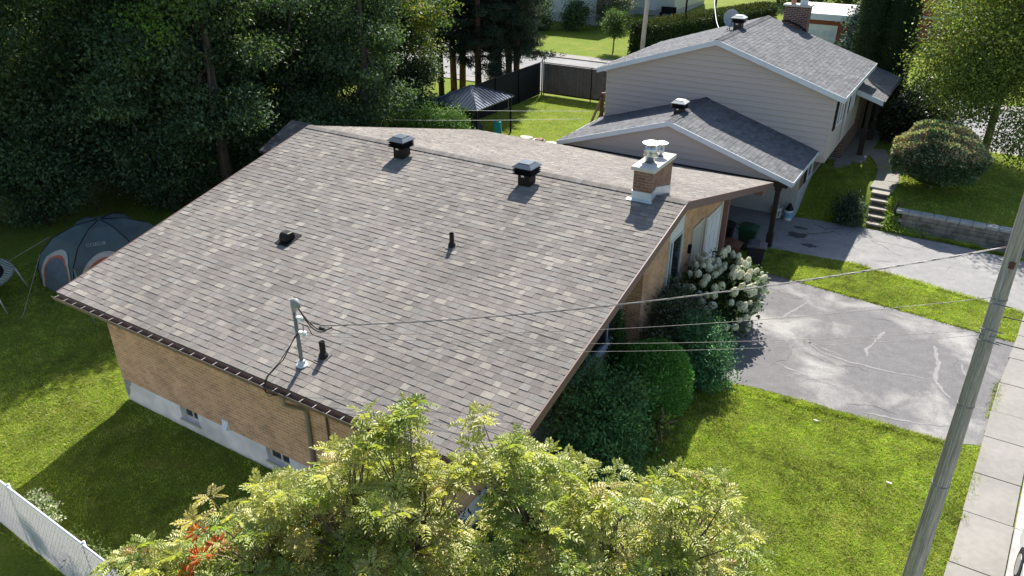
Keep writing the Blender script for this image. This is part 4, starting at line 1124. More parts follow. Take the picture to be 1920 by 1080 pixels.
m = MB(); m.frustum(-3.7,21.75,.0,.8,.45,.3,.42,.28); m.frustum(-3.7,21.75,.8,1.0,.42,.28,.25,.18); m.build('cover', M('dark_cover', (.03,.035,.05), rough=.7, var=.2), gb, bevel=.05)
tb = MB(); tb.prism([(-2.75,22.2,.0),(-2.42,22.28,.0),(-2.62,22.45,.95),(-2.95,22.37,.95)], (-.03,.12,.0))
o = tb.build('teal_board', M('teal_plastic', (.03,.33,.36), rough=.5, var=.08), None, bevel=.01); tag(o, 'bright teal board leaning beside the gazebo', 'board')
tp_ = MB(); tp_.tube([(-5.2,27.4,0),(-5.2,27.4,.75)], .03, 8); o = tp_.build('garden_stake', mt['galv2'], None); tag(o, 'short grey stake standing in front of the black privacy fence', 'stake')
r4 = random.Random(8)
for i, (x, y) in enumerate(((-1.9,23.7),(-1.2,23.6),(-.4,23.5),(.4,23.4),(1.1,23.35))):
    m = MB(); n = 8; m.prism([(x+.38*math.cos(2*math.pi*k/n)*r4.uniform(.8,1.1), y+.26*math.sin(2*math.pi*k/n)*r4.uniform(.8,1.1), 0) for k in range(n)], (0,0,.05))
    o = m.build('stepping_stone', mt['slab'], None, bevel=.012)
    tag(o, 'flat pale stepping stone along the edge of the back lawn', 'stone', 'stepping stones along the back lawn')
m = MB(); m.frustum(-.95,23.25,0,.22,.13,.13,.17,.17); o = m.build('planter_pot', M('terracotta_dark', (.16,.06,.04), rough=.7), None, bevel=.01); tag(o, 'small dark red planter box beside the stepping stones', 'planter')
for i, (a, b, lb_) in enumerate((((-3.8,18.9,2.2),(2.3,22.0,2.25),'upper white clothesline wire crossing the back lawn'),((-1.4,18.45,2.2),(2.4,20.85,2.2),'lower white clothesline wire crossing the back lawn'))):
    a = Vector(a); b = Vector(b); a = a + (a-b)*1.2
    m = MB(); m.tube(sag(a, b, .06, 14), .008, 5); o = m.build('clothesline', M('white_line', (.6,.6,.58), rough=.5), None, smooth=True); tag(o, lb_, 'clothesline', 'clotheslines')

# low shed roof behind the left gable of the brick house
sh = thing('garden_shed', (-2.2, 10.7, 0), 'low shed with a dark shingle roof in the shade behind the left gable', 'shed')
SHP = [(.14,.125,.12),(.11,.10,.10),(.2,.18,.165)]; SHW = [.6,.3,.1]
m = MB(); m.box(-3.5,-.9,9.4,12.0,0,2.9); m.build('shed_wall', mt['wood_brown'], sh)
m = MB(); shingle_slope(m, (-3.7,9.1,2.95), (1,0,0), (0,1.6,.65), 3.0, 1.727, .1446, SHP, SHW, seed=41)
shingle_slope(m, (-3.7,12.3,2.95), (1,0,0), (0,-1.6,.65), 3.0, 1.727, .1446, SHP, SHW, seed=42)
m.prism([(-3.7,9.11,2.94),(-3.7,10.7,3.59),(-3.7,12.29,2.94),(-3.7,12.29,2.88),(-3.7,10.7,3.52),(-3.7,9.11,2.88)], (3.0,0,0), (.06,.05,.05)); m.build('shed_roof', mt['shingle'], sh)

# ------------------------------------------------------------------ foliage builders (numpy)
def unit(v): return v / np.maximum(np.linalg.norm(v, axis=1, keepdims=True), 1e-9)

def leaves(P, D, Nn, L, Wd, fold=.15):
    """one rhombic quad per leaf: base P, long axis D, normal Nn"""
    D = unit(D); S = unit(np.cross(D, Nn)); Nn = np.cross(S, D)
    L = L[:, None]; Wd = Wd[:, None]
    a = P; b = P + D*L*.45 + S*Wd*.5 + Nn*Wd*fold; c = P + D*L; d = P + D*L*.45 - S*Wd*.5 + Nn*Wd*fold
    V = np.stack([a, b, c, d], 1).reshape(-1, 3)
    F = np.arange(len(V), dtype=np.int32).reshape(-1, 4)
    return V, F

def colours(n, pal, w, rng, jit=.18):
    pal = np.array(pal); idx = rng.choice(len(pal), n, p=np.array(w)/sum(w))
    return pal[idx] * (1 + rng.uniform(-jit, jit, (n, 1)))

def blob_points(blobs, n, rng, shell=.45):
    """points spread through ellipsoids (cx,cy,cz,rx,ry,rz), denser towards the outside"""
    B = np.array(blobs, float); vol = B[:,3]*B[:,4]*B[:,5]; vol = vol**(2/3)
    idx = rng.choice(len(B), n, p=vol/vol.sum())
    d = unit(rng.normal(size=(n,3))); r = rng.random(n)**shell
    P = B[idx,:3] + d*r[:,None]*B[idx,3:6]
    return P, d

def crown(name, parent, blobs, nclump, per, leaf, pal, w, seed, sig=.28, mat='leaf', droop=.2, aspect=.55, zmin=.15, updir=.8):
    rng = np.random.default_rng(seed)
    C, dC = blob_points(blobs, nclump, rng)
    k = rng.poisson(per, nclump) + 2
    idx = np.repeat(np.arange(nclump), k); n = len(idx)
    off = rng.normal(size=(n,3))*np.array([sig,sig,sig*.55])
    P = C[idx] + off
    keep = P[:,2] > zmin; P = P[keep]; idx = idx[keep]; n = len(P)
    D = unit(dC[idx]*.6 + rng.normal(size=(n,3))*.8 + np.array([0,0,-droop]))
    Nn = unit(rng.normal(size=(n,3))*.75 + dC[idx]*.35 + np.array([0,0,updir]))
    L = leaf*rng.uniform(.65,1.25,n); 
    V, F = leaves(P, D, Nn, L, L*aspect)
    cc = colours(nclump, pal, w, rng, .42)[idx]*(1+rng.uniform(-.15,.15,(n,1)))
    return np_obj(name, V, F, mt[mat], parent, cc)

def limbs(mb, base, top, r, blobs, seed, nl=7, curve=.4):
    rg = random.Random(seed)
    b = Vector(base); t = Vector(top)
    ax = [b.lerp(t, s) + Vector((rg.uniform(-curve,curve)*.4*s, rg.uniform(-curve,curve)*.4*s, 0)) for s in (0,.25,.5,.75,1)]
    mb.tube(ax, [r, r*.8, r*.62, r*.42, r*.2], 10)
    for i in range(nl):
        bl = blobs[i % len(blobs)]; s = rg.uniform(.25,.75)
        p = b.lerp(t, s); e = Vector((bl[0]+rg.uniform(-.5,.5)*bl[3], bl[1]+rg.uniform(-.5,.5)*bl[4], bl[2]+rg.uniform(-.2,.5)*bl[5]))
        md = p.lerp(e, .5) + Vector((rg.uniform(-.3,.3), rg.uniform(-.3,.3), rg.uniform(-.1,.3)))
        mb.tube([p, p.lerp(md,.5)+Vector((0,0,.05)), md, e], [r*.42, r*.34, r*.25, r*.08], 7)

DARK = [(.080,.132,.066),(.105,.165,.078),(.062,.108,.060),(.14,.195,.082)]
MID = [(.075,.135,.036),(.062,.115,.033),(.10,.16,.045),(.08,.12,.04)]
LIGHT = [(.14,.22,.05),(.11,.18,.045),(.18,.23,.06),(.10,.15,.04)]
YELL = [(.26,.24,.04),(.20,.21,.04),(.14,.17,.04)]

def tree(name, label, x, y, blobs, h, r, seed, nclump=800, per=22, leaf=.13, pal=DARK, w=(3,3,2,1), group=None, bark='bark', lean=(0,0), cat='tree', sig=.28, mat='leaf', nl=7, extra=None, zmin=.15, aspect=.55):
    z0 = H(x, y)
    t = thing(name, (x, y, z0), label, cat, group)
    m = MB(); limbs(m, (x, y, z0-.2), (x+lean[0], y+lean[1], z0+h*.85), r, blobs, seed, nl)
    m.build('trunk', mt[bark], t, smooth=True)
    crown('crown', t, blobs, nclump, per, leaf, pal, w, seed, sig=sig, mat=mat, zmin=zmin, aspect=aspect)
    if extra: extra(t)
    return t

def rblobs(x, y, z0, z1, R, n, seed, squash=.8, lo=.36, hi=.55):
    rg = random.Random(seed); out = []
    for i in range(n):
        a = rg.uniform(0, 2*math.pi); q = math.sqrt(rg.random()); t = (i+.5)/n
        prof = math.sin(math.pi*(.12+.80*t))**.7
        rr_ = R*(1.05-hi*.78)*q*prof
        s = R*rg.uniform(lo,hi)*(.6+.4*prof)
        out.append((x+rr_*math.cos(a), y+rr_*math.sin(a), z0+(z1-z0)*t, s, s, s*squash))
    return out

WG = 'broadleaf trees of the left wood'
# name, label, x, y, crown bottom, crown top, radius, seed, palette, weights
woods = [
 ('maple_tree', 'huge dark maple filling the left edge above the trampoline', -13.2, 4.6, .6, 12.5, 4.6, 101, DARK, (3,3,2,1)),
 ('maple_tree', 'dark dense maple standing right behind the tent', -9.6, 8.8, .6, 11.5, 3.7, 102, DARK, (3,3,2,1)),
 ('maple_tree', 'dark maple with sunlit yellow-green top sprays at the upper left', -12.2, 12.8, .8, 12.5, 4.2, 103, DARK+LIGHT[:1], (3,3,2,1,.6)),
 ('maple_tree', 'tall dark maple at the far left behind the first row of trees', -18.8, 10.5, 1.0, 13.5, 5.0, 104, DARK, (3,3,2,1)),
 ('maple_tree', 'dark maple deep in the wood behind the tall row', -17.0, 17.5, 1.0, 12.0, 4.4, 114, DARK, (3,3,2,1)),
 ('ash_tree', 'dark bluish tree with leaning forked limbs left of the shed roof', -8.6, 14.2, .6, 9.0, 2.9, 105, DARK+MID[:1], (3,3,2,1,1)),
 ('locust_tree', 'lighter green tree with hanging feathery sprays above the shed', -9.9, 17.6, 2.6, 9.5, 2.4, 106, MID+LIGHT[:2], (3,2,2,2,1,1)),
 ('ash_tree', 'dark round tree in the middle of the wood above the roof ridge', -7.3, 18.2, .5, 10.5, 2.7, 107, DARK, (2,3,2,2)),
 ('willow_tree', 'grey-green leafy tree with bright leaf glints left of the gazebo', -7.2, 20.4, .4, 7.0, 2.1, 108, [(.075,.12,.055),(.06,.095,.045),(.10,.14,.075),(.045,.07,.035)], (3,3,2,2)),
 ('walnut_tree', 'tree with yellowing leaf sprays hanging in front of the pines', -9.2, 23.4, 3.6, 10.5, 2.4, 109, MID+YELL, (2,2,2,1,1.2,1.2,1)),
 ('maple_tree', 'dark maple shading the tent, with bright sprays at its top', -6.9, 10.2, 2.6, 13.5, 3.6, 116, DARK, (3,3,2,1)),
 ('ash_tree', 'dark slender tree shading the shed roof', -4.9, 15.9, .8, 10.8, 2.1, 117, DARK+MID[:1], (3,3,2,1,1)),
 ('ash_tree', 'dark tree closing the gap behind the locust', -12.6, 21.0, 1.2, 10.0, 2.9, 115, DARK, (2,3,2,2)),
]
def sprays(t):
    x, y = t.location.x, t.location.y
    bl = [(x+.9,y-2.6,7.2,.7,.6,.5),(x+1.5,y-2.4,6.6,.45,.4,.4),(x+.4,y-2.7,6.1,.4,.4,.4),(x+2.2,y-2.0,7.6,.6,.5,.5)]
    crown('sun_tinted_spray', t, bl, 46, 18, .13, [(.11,.20,.03),(.15,.23,.04),(.08,.15,.03)], (2,1,2), 700+int(x*10)%50, sig=.22, updir=.9)  # lighter leaf colours paint these sprays as catching the sun
for nm, lb_, x, y, zb, zt, R, sd_, pal, w in woods:
    xb = [(-4.9,20.4,5.7,.8,.7,.6),(-4.3,20.4,6.2,.6,.6,.5),(-5.8,20.5,5.7,.8,.7,.7),(-4.7,20.6,4.3,.35,.3,.35),(-5.6,20.5,4.7,.5,.5,.5),(-6.6,20.6,5.7,.8,.7,.7)] if 'yellowing' in lb_ else []
    tree(nm, lb_, x, y, xb + rblobs(x, y, zb+R*.25, zt-R*.25, R, 44, sd_, .62, .22, .40), zt, .24 if R > 3 else .17, sd_, nclump=int(210*R*R*.8), per=32, leaf=.155 if 'maple' in nm else .14, pal=pal, w=w, group=WG, sig=.27, lean=(1.6,.6) if 'leaning' in lb_ else (0,0), extra=sprays if 'bright sprays' in lb_ or 'sunlit' in lb_ else None)
for i, (x, y, R, zt, lb_) in enumerate(((-10.8,5.4,1.7,3.4,'low dark shrub directly left of the tent'),(-8.2,8.6,1.9,4.0,'dark understorey shrub behind the tent top'),(-6.6,11.6,1.8,3.8,'dark shrub between the tent and the shed'),(-5.6,14.6,1.7,3.6,'leafy understorey shrub with small bright leaves behind the shed'),(-12.6,1.9,1.9,3.4,'dark shrub behind the trampoline'),(-4.6,12.4,1.3,3.2,'dark shrub close behind the shed roof'),(-15.5,7.6,2.4,4.4,'tall shrub in the gloom left of the dense maple'),(-12.4,10.0,2.2,4.4,'tall shrub in the gloom behind the dense maple'),(-10.4,13.8,2.2,4.4,'tall shrub in the gloom below the leaning tree'),(-9.2,16.6,2.0,4.2,'tall shrub in the gloom below the locust'))):
    tree('understorey_shrub', lb_, x, y, rblobs(x, y, .3, zt-.4, R, 11, 300+i), zt, .07, 300+i, nclump=int(150*R*R), per=28, leaf=.13, pal=DARK+MID[:1], w=(3,3,2,1,1), group='shrubs under the left wood', cat='shrub', nl=4)
bs = [(-5.0,17.6),(-3.75,18.2),(-2.75,18.6)]
for i, ((x, y), lb_) in enumerate(zip(bs, ('bright green cedar bush nearest the wood behind the roof','bright green cedar bush, middle of the three behind the roof','bright green cedar bush nearest the teal board'))):
    tree('cedar_bush', lb_, x, y, [(x,y,1.1,.85,.8,1.1),(x+.2,y,1.95,.5,.5,.65),(x-.3,y,1.8,.4,.4,.6)], 2.4, .05, 320+i, nclump=260, per=30, leaf=.10, pal=[(.14,.25,.05),(.11,.21,.045),(.18,.27,.07)], w=(3,2,1), group='bright cedar bushes behind the roof', cat='bush', nl=3, sig=.2, mat='needle', aspect=.4)

# pines beyond the black fence
def pine(x, y, h, zc, R, seed, label, r=.17, lean=(0,0)):
    t = thing('pine_tree', (x, y, 0), label, 'tree', 'pine trees beyond the black fence')
    rg = random.Random(seed); rng = np.random.default_rng(seed)
    m = MB(); top = Vector((x+lean[0], y+lean[1], h))
    m.tube([Vector((x,y,-.2)).lerp(top, s) for s in (0,.3,.6,1)], [r, r*.85, r*.65, r*.15], 10)
    tips = []
    z = zc
    while z < h:
        for k in range(rg.randint(3,5)):
            a = rg.uniform(0, 2*math.pi); ln = R*(1.0-.65*(z-zc)/(h-zc))*rg.uniform(.6,1.15)
            p = Vector((x,y,0)).lerp(top, z/h); p.z = z
            e = p + Vector((math.cos(a)*ln, math.sin(a)*ln, rg.uniform(-.25,.35)))
            m.tube([p, p.lerp(e,.5)+Vector((0,0,.08)), e], [.035,.025,.01], 5)
            for q in range(int(7*ln)+3):
                s = rg.uniform(.35,1.05); b = p.lerp(e, s) + Vector((rg.gauss(0,.18), rg.gauss(0,.18), rg.gauss(0,.10)))
                tips.append(tuple(b))
        z += rg.uniform(.20,.36)
    m.build('trunk', mt['bark_pine'], t, smooth=True)
    C = np.array(tips); nt_ = len(C); per = 40
    P = np.repeat(C, per, 0) + rng.normal(size=(nt_*per,3))*np.array([.10,.10,.06]); n = len(P)
    D = unit(rng.normal(size=(n,3)) + np.array([0,0,.45])); L = rng.uniform(.10,.20,n)
    V, F = leaves(P, D, unit(rng.normal(size=(n,3))), L, np.full(n,.036), 0)
    cc = np.repeat(colours(nt_, [(.032,.055,.036),(.042,.07,.045),(.06,.08,.05),(.05,.055,.035)], (3,3,2,1), rng, .2), per, 0)
    np_obj('crown', V, F, mt['needle'], t, cc)
pine(-10.4, 28.5, 11, 2.7, 2.24, 401, 'pine with a slim brown trunk, leftmost of the row beyond the fence')
pine(-10.5, 29.9, 12, 2.9, 2.46, 402, 'thick dark pine, left one of the close pair in the row', .2, (-.3,.2))
pine(-10.1, 30.2, 11, 3.1, 2.24, 403, 'thick dark pine, right one of the close pair in the row', .2, (.3,.1))
pine(-8.3, 29.2, 11, 1.6, 2.13, 404, 'pine behind the gazebo apex with low hanging boughs', .2)
pine(-8.2, 31.3, 11, 2.9, 2.02, 405, 'pine with a lone dark trunk between the gazebo and the corner post', .17)
pine(-7.6, 31.4, 12, 2.6, 2.13, 406, 'tall reddish pine, left one of the two by the corner post', .2)
pine(-7.15, 31.5, 12, 2.3, 2.24, 407, 'tall pine, right one of the two by the corner post', .19, (.1,0))
tree('young_cedar', 'light green young cedar between the pine trunks', -8.0, 30.4, [(-8.0,30.4,.9,.42,.42,.9),(-8.0,30.4,1.7,.3,.3,.7)], 2.3, .04, 410, nclump=170, per=26, leaf=.08, pal=[(.07,.12,.04),(.09,.14,.05)], w=(1,1), cat='shrub', nl=2, sig=.12, mat='needle', aspect=.4)

# solid clipped shrubs: leaves on a lumpy surface over a dark core
def clipped(name, parent, cx, cy, z0, rx, ry, h, shape, n, leaf, pal, w, seed, mat='needle', lump=.07, aspect=.4, up=.5, tip=None, tipfrac=.0, tipz=.55):
    rng = np.random.default_rng(seed)
    if shape == 'ball':
        d = unit(rng.normal(size=(n,3))); d[:,2] = np.where(d[:,2] < -.55, -d[:,2], d[:,2])
        sc = np.array([rx, ry, h/2]); C0 = np.array([cx, cy, z0+h*.5]); S = C0 + d*sc; nr_ = unit(d/sc)
    elif shape == 'column':
        t = rng.random(n)**.9; a = rng.uniform(0, 2*math.pi, n); prof = np.where(t < .75, .85+.15*np.sin(t*4), np.sqrt(np.clip(1-((t-.75)/.25)**2, 0, 1))*.97+.02)
        S = np.stack([cx+rx*prof*np.cos(a), cy+ry*prof*np.sin(a), z0+h*t], 1); nr_ = unit(np.stack([np.cos(a), np.sin(a), np.where(t < .75, .1, 1.2*(t-.7)/.3)], 1))
    elif shape == 'cone':
        t = 1-np.sqrt(rng.random(n)); a = rng.uniform(0, 2*math.pi, n); prof = (1-t)**.75
        S = np.stack([cx+rx*prof*np.cos(a), cy+ry*prof*np.sin(a), z0+h*t], 1); nr_ = unit(np.stack([np.cos(a), np.sin(a), np.full(n,.35)], 1))
    f = 1 + lump*(np.sin(S[:,0]*5.1+seed)*np.sin(S[:,1]*4.7+1)+np.sin(S[:,2]*6.3+S[:,0]*3)+.8*np.sin(S[:,1]*11+S[:,2]*9))
    ctr = np.stack([np.full(n,cx), np.full(n,cy), S[:,2] if shape != 'ball' else np.full(n, z0+h*.5)], 1)
    S = ctr + (S-ctr)*f[:,None] - nr_*rng.random(n)[:,None]**2*.18
    D = unit(nr_*.8 + rng.normal(size=(n,3))*.55 + np.array([0,0,up])); Nn = unit(nr_*.5+rng.normal(size=(n,3))*.8)
    L = leaf*rng.uniform(.6,1.3,n); V, F = leaves(S, D, Nn, L, L*aspect)
    cc = colours(n, pal, w, rng, .25)
    patch = (np.sin(S[:,0]*3.3+seed)+np.sin(S[:,1]*3.9)+np.sin(S[:,2]*4.4+2))/3
    cc = cc*(1+.25*patch[:,None])
    if tip is not None:
        k = (S[:,2] > z0+h*tipz) & (rng.random(n) < tipfrac*(.4+.6*(patch > 0)))
        cc[k] = colours(int(k.sum()), tip, [1]*len(tip), rng, .2)
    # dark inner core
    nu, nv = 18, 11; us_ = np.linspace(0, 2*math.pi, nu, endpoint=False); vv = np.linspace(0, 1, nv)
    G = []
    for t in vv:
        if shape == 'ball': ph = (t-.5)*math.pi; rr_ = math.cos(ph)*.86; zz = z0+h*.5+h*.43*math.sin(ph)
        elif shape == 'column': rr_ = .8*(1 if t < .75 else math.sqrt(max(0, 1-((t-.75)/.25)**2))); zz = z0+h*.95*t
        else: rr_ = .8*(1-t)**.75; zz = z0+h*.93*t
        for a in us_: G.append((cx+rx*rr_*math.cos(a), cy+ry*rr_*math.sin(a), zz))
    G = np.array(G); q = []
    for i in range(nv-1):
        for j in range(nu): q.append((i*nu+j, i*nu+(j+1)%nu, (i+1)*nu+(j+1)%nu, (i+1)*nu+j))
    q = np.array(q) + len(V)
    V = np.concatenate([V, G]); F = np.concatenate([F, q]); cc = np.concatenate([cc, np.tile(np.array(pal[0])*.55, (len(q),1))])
    return np_obj(name, V, F, mt[mat], parent, cc)

def shrub(name, label, cx, cy, rx, ry, h, shape, n, leaf, pal, w, seed, cat='shrub', group=None, **kw):
    z0 = H(cx, cy); t = thing(name, (cx, cy, z0), label, cat, group)
    m = MB(); m.tube([(cx,cy,z0-.1),(cx,cy,z0+h*.6)], [.05,.02], 7); m.build('stem', mt['twig'], t)
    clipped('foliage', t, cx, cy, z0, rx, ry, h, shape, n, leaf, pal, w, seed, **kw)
    return t

THUJA = [(.12,.285,.06),(.15,.33,.08),(.09,.225,.05)]
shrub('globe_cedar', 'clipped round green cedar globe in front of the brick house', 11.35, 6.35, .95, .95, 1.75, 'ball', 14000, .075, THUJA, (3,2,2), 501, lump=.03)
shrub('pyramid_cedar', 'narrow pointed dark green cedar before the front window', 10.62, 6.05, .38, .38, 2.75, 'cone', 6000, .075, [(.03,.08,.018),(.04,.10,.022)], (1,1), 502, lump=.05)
# loose yew at the near corner
def loose(name, label, x, y, blobs, pal, w, seed, nclump, per, leaf, mat='needle', sig=.16, aspect=.35, cat='shrub', droop=.1):
    t = thing(name, (x, y, H(x,y)), label, cat)
    m = MB(); limbs(m, (x,y,H(x,y)-.1), (x,y,H(x,y)+1.0), .05, blobs, seed, 8, .2); m.build('stem', mt['twig'], t)
    crown('foliage', t, blobs, nclump, per, leaf, pal, w, seed, sig=sig, mat=mat, aspect=aspect, droop=droop, zmin=H(x,y)+.03)
    return t
loose('spreading_yew', 'sprawling dark green yew at the near front corner of the house', 11.05, 4.5, [(10.7,4.3,1.0,.75,.75,.75),(11.3,4.5,.9,.75,.75,.7),(11.0,3.6,.65,.7,.7,.55),(11.6,4.0,.6,.6,.6,.5),(10.5,5.0,1.25,.5,.5,.55),(11.2,5.1,1.2,.45,.45,.6)], [(.085,.20,.07),(.11,.235,.08),(.065,.155,.058),(.15,.25,.085)], (3,3,2,1), 503, 460, 34, .10)
loose('dark_groundcover_bush', 'low dark evergreen bush under the near roof corner', 10.3, 2.4, [(10.3,2.4,.5,.6,.8,.45),(10.8,3.0,.5,.5,.5,.4)], [(.022,.05,.025),(.03,.06,.028)], (1,1), 509, 200, 26, .09)
loose('tip_sprig_shrub', 'small shrub with yellow-green and pink tips beside the globe cedar', 12.0, 5.3, [(12.0,5.25,.32,.3,.3,.3),(12.05,5.35,.6,.16,.16,.2)], [(.22,.26,.05),(.30,.14,.08),(.10,.14,.04)], (3,1,2), 504, 42, 12, .11, mat='leaf', sig=.08, aspect=.4)
loose('privet_bush', 'dark broad-leaved bush against the brick wall behind the globe cedar', 10.75, 9.1, [(10.75,8.9,1.0,.6,.7,.8),(10.7,9.7,1.05,.5,.6,.75),(11.2,9.4,.8,.6,.6,.7),(10.95,8.2,.7,.5,.5,.6)], [(.06,.10,.048),(.08,.12,.06),(.12,.155,.085),(.07,.065,.045)], (3,3,1.4,.6), 505, 330, 26, .085, mat='leaf_shiny', aspect=.5)
loose('feathery_juniper', 'blue-green feathery juniper at the driveway corner', 11.95, 8.25, [(11.9,8.2,.75,.62,.6,.75),(12.1,8.0,.5,.62,.55,.45),(11.7,8.5,1.1,.42,.42,.6),(12.0,8.6,.8,.45,.4,.5)], [(.065,.175,.08),(.09,.22,.085),(.055,.14,.075),(.13,.27,.095)], (3,3,2,1), 506, 420, 32, .085)

loose('foundation_shrub', 'low dark shrub before the foundation under the rowan', 9.3, -.3, [(9.0,-.3,.45,.7,.5,.5),(9.7,-.2,.5,.6,.5,.5),(8.4,-.25,.35,.5,.45,.4),(10.3,.2,.5,.6,.6,.5)], [(.022,.05,.022),(.03,.06,.025)], (1,1), 512, 260, 28, .10)
# hydrangea with big cream flower heads
hyd = thing('hydrangea', (11.5, 11.2, 0), 'large hydrangea covered in cream flower heads beside the driveway', 'shrub')
hb = [(11.5,11.0,.95,.85,.8,.75),(11.2,11.8,1.1,.65,.7,.75),(11.9,11.5,.95,.6,.7,.7),(11.85,10.4,.65,.55,.5,.5),(10.95,10.9,1.2,.5,.6,.6),(11.5,12.2,1.05,.4,.4,.5)]
m = MB(); limbs(m, (11.5,11.2,-.1), (11.5,11.2,1.1), .04, hb, 77, 12, .2); m.build('stem', mt['twig'], hyd)
crown('foliage', hyd, hb, 420, 20, .11, [(.045,.085,.028),(.06,.11,.03),(.035,.065,.025),(.10,.15,.03)], (3,3,2,1), 507, sig=.16, mat='leaf', aspect=.6, zmin=.06)
def panicle_mesh(seed):
    rng = np.random.default_rng(seed); n = 190
    t = rng.random(n); a = rng.uniform(0, 2*math.pi, n)
    rad_ = .082*np.sqrt(np.clip(1-t*t*.92, 0.02, 1))*rng.uniform(.86,1.08,n)
    S = np.stack([rad_*np.cos(a), rad_*np.sin(a), .165*t-.02], 1); nr_ = unit(np.stack([np.cos(a), np.sin(a), t*1.1-.1], 1))
    tn = unit(np.cross(nr_, rng.normal(size=(n,3)))); L = np.full(n, .040)
    V, F = leaves(S-tn*.02, tn, nr_, L, L*.95, .1)
    cc = colours(n, [(.84,.83,.66),(.78,.81,.60),(.88,.87,.72)], (3,2,2), rng, .08)
    g = np.array([(.062*math.cos(b)*q, .062*math.sin(b)*q, z) for z, q in ((-.02,.7),(.03,1.05),(.08,.9),(.125,.45)) for b in np.linspace(0, 2*math.pi, 9)[:-1]])
    q = np.array([(i*8+j, i*8+(j+1)%8, (i+1)*8+(j+1)%8, (i+1)*8+j) for i in range(3) for j in range(8)]) + len(V)
    return np.concatenate([V,g]), np.concatenate([F,q]), np.concatenate([cc, np.tile((.5,.52,.33), (len(q),1))])
pms = []
for s in range(4):
    V, F, cc = panicle_mesh(s); o = np_obj('flower_head', V, F, mt['petal'], None, cc); o.parent = hyd; pms.append(o)
rng = np.random.default_rng(5); P, d = blob_points(hb, 900, rng, .1); cnt = 0; placed = []
vw = unit(np.array([[15.957,-7.394,10.627]]) - P)
for i in range(len(P)):
    if cnt >= 97: break
    if d[i,2] < -.3 or (d[i]*vw[i]).sum() < -.05 or P[i,2] < .25: continue
    p = P[i] + d[i]*.08
    if any(((p[0]-b[0]-0)/b[3])**2+((p[1]-b[1])/b[4])**2+((p[2]-b[2])/b[5])**2 < .8 for b in hb): continue
    if any(np.linalg.norm(p-q) < .15 for q in placed): continue
    placed.append(p); cnt += 1
    o = pms[cnt % 4] if cnt <= 4 else pms[cnt % 4].copy()
    if cnt > 4: COL.objects.link(o)
    o.parent = hyd; o.location = Vector(p) - wloc(hyd)
    dv = Vector((d[i,0]*.8, d[i,1]*.8, d[i,2]*.6+.5)).normalized(); o.rotation_euler = dv.to_track_quat('Z','Y').to_euler()
    s = random.uniform(.6,1.4); o.scale = (s, s, s*random.uniform(.9,1.35))

# plants of the siding house
shrub('round_bush', 'big rounded bush with pinkish flower tips and a top painted paler as if sunlit beside the front path', 15.5, 23.35, 1.5, 1.15, 2.4, 'ball', 26000, .11, [(.095,.16,.075),(.115,.185,.09),(.075,.125,.06)], (3,2,2), 520, mat='leaf_shiny', lump=.05, aspect=.5, tip=[(.55,.54,.38),(.52,.41,.31),(.42,.47,.29),(.36,.42,.24),(.40,.21,.14)], tipfrac=.85, tipz=.5)  # pinkish tips, plus pale ones that paint the top-lit look on the upper half
loose('leafy_clump', 'dark clump of arching striped leaves beside the bottom step', 13.25, 20.65, [(13.25,20.6,.45,.42,.36,.5),(13.25,20.6,.7,.3,.28,.4)], [(.05,.085,.05),(.11,.14,.09),(.04,.07,.04)], (3,1.3,2), 521, 120, 26, .16, mat='leaf', sig=.16, aspect=.22, droop=.5)
loose('weedy_edge_plant', 'bright green weeds growing beside the steps and wall end', 14.62, 21.1, [(14.58,20.75,.12,.2,.22,.16),(14.64,21.1,.3,.15,.25,.25),(14.55,21.6,.6,.14,.3,.3),(15.0,20.65,.08,.3,.13,.1),(15.6,20.62,.06,.3,.1,.08)], [(.26,.36,.05),(.20,.30,.045)], (1,1), 522, 190, 22, .11, mat='leaf', sig=.1, aspect=.3)
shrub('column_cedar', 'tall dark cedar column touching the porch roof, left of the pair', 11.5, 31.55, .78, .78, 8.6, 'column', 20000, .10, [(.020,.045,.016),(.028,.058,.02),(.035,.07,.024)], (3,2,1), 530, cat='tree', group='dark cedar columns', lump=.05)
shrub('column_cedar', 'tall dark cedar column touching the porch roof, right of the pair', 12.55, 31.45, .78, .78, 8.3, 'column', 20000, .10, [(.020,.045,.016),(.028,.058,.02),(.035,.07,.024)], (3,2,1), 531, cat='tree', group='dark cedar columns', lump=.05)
tree('blue_spruce', 'pale blue-green conifer beside the outdoor stairs of the brick house', 8.6, 50.0, [(8.6,50,1.5,1.1,1.1,1.3),(8.6,50,3.0,.8,.8,1.1),(8.6,50,4.3,.4,.4,1.0)], 5.2, .1, 532, nclump=220, per=24, leaf=.2, pal=[(.10,.15,.13),(.08,.13,.11)], w=(1,1), nl=3, mat='needle')
tree('porch_shrub', 'dark glossy shrub mass in the shade right of the porch', 14.2, 30.0, [(13.6,29.4,1.9,.8,.8,.9),(14.4,29.8,2.0,.9,.9,1.0),(15.1,30.0,1.8,.8,.8,.9),(14.2,30.8,2.6,.8,.8,.9),(13.9,29.6,1.0,.9,.8,.7),(14.9,29.7,1.0,.8,.8,.7)], 2.6, .08, 533, nclump=900, per=26, leaf=.12, pal=[(.03,.05,.025),(.04,.065,.03),(.07,.10,.06)], w=(3,2,1), cat='shrub', nl=6, mat='leaf_shiny')
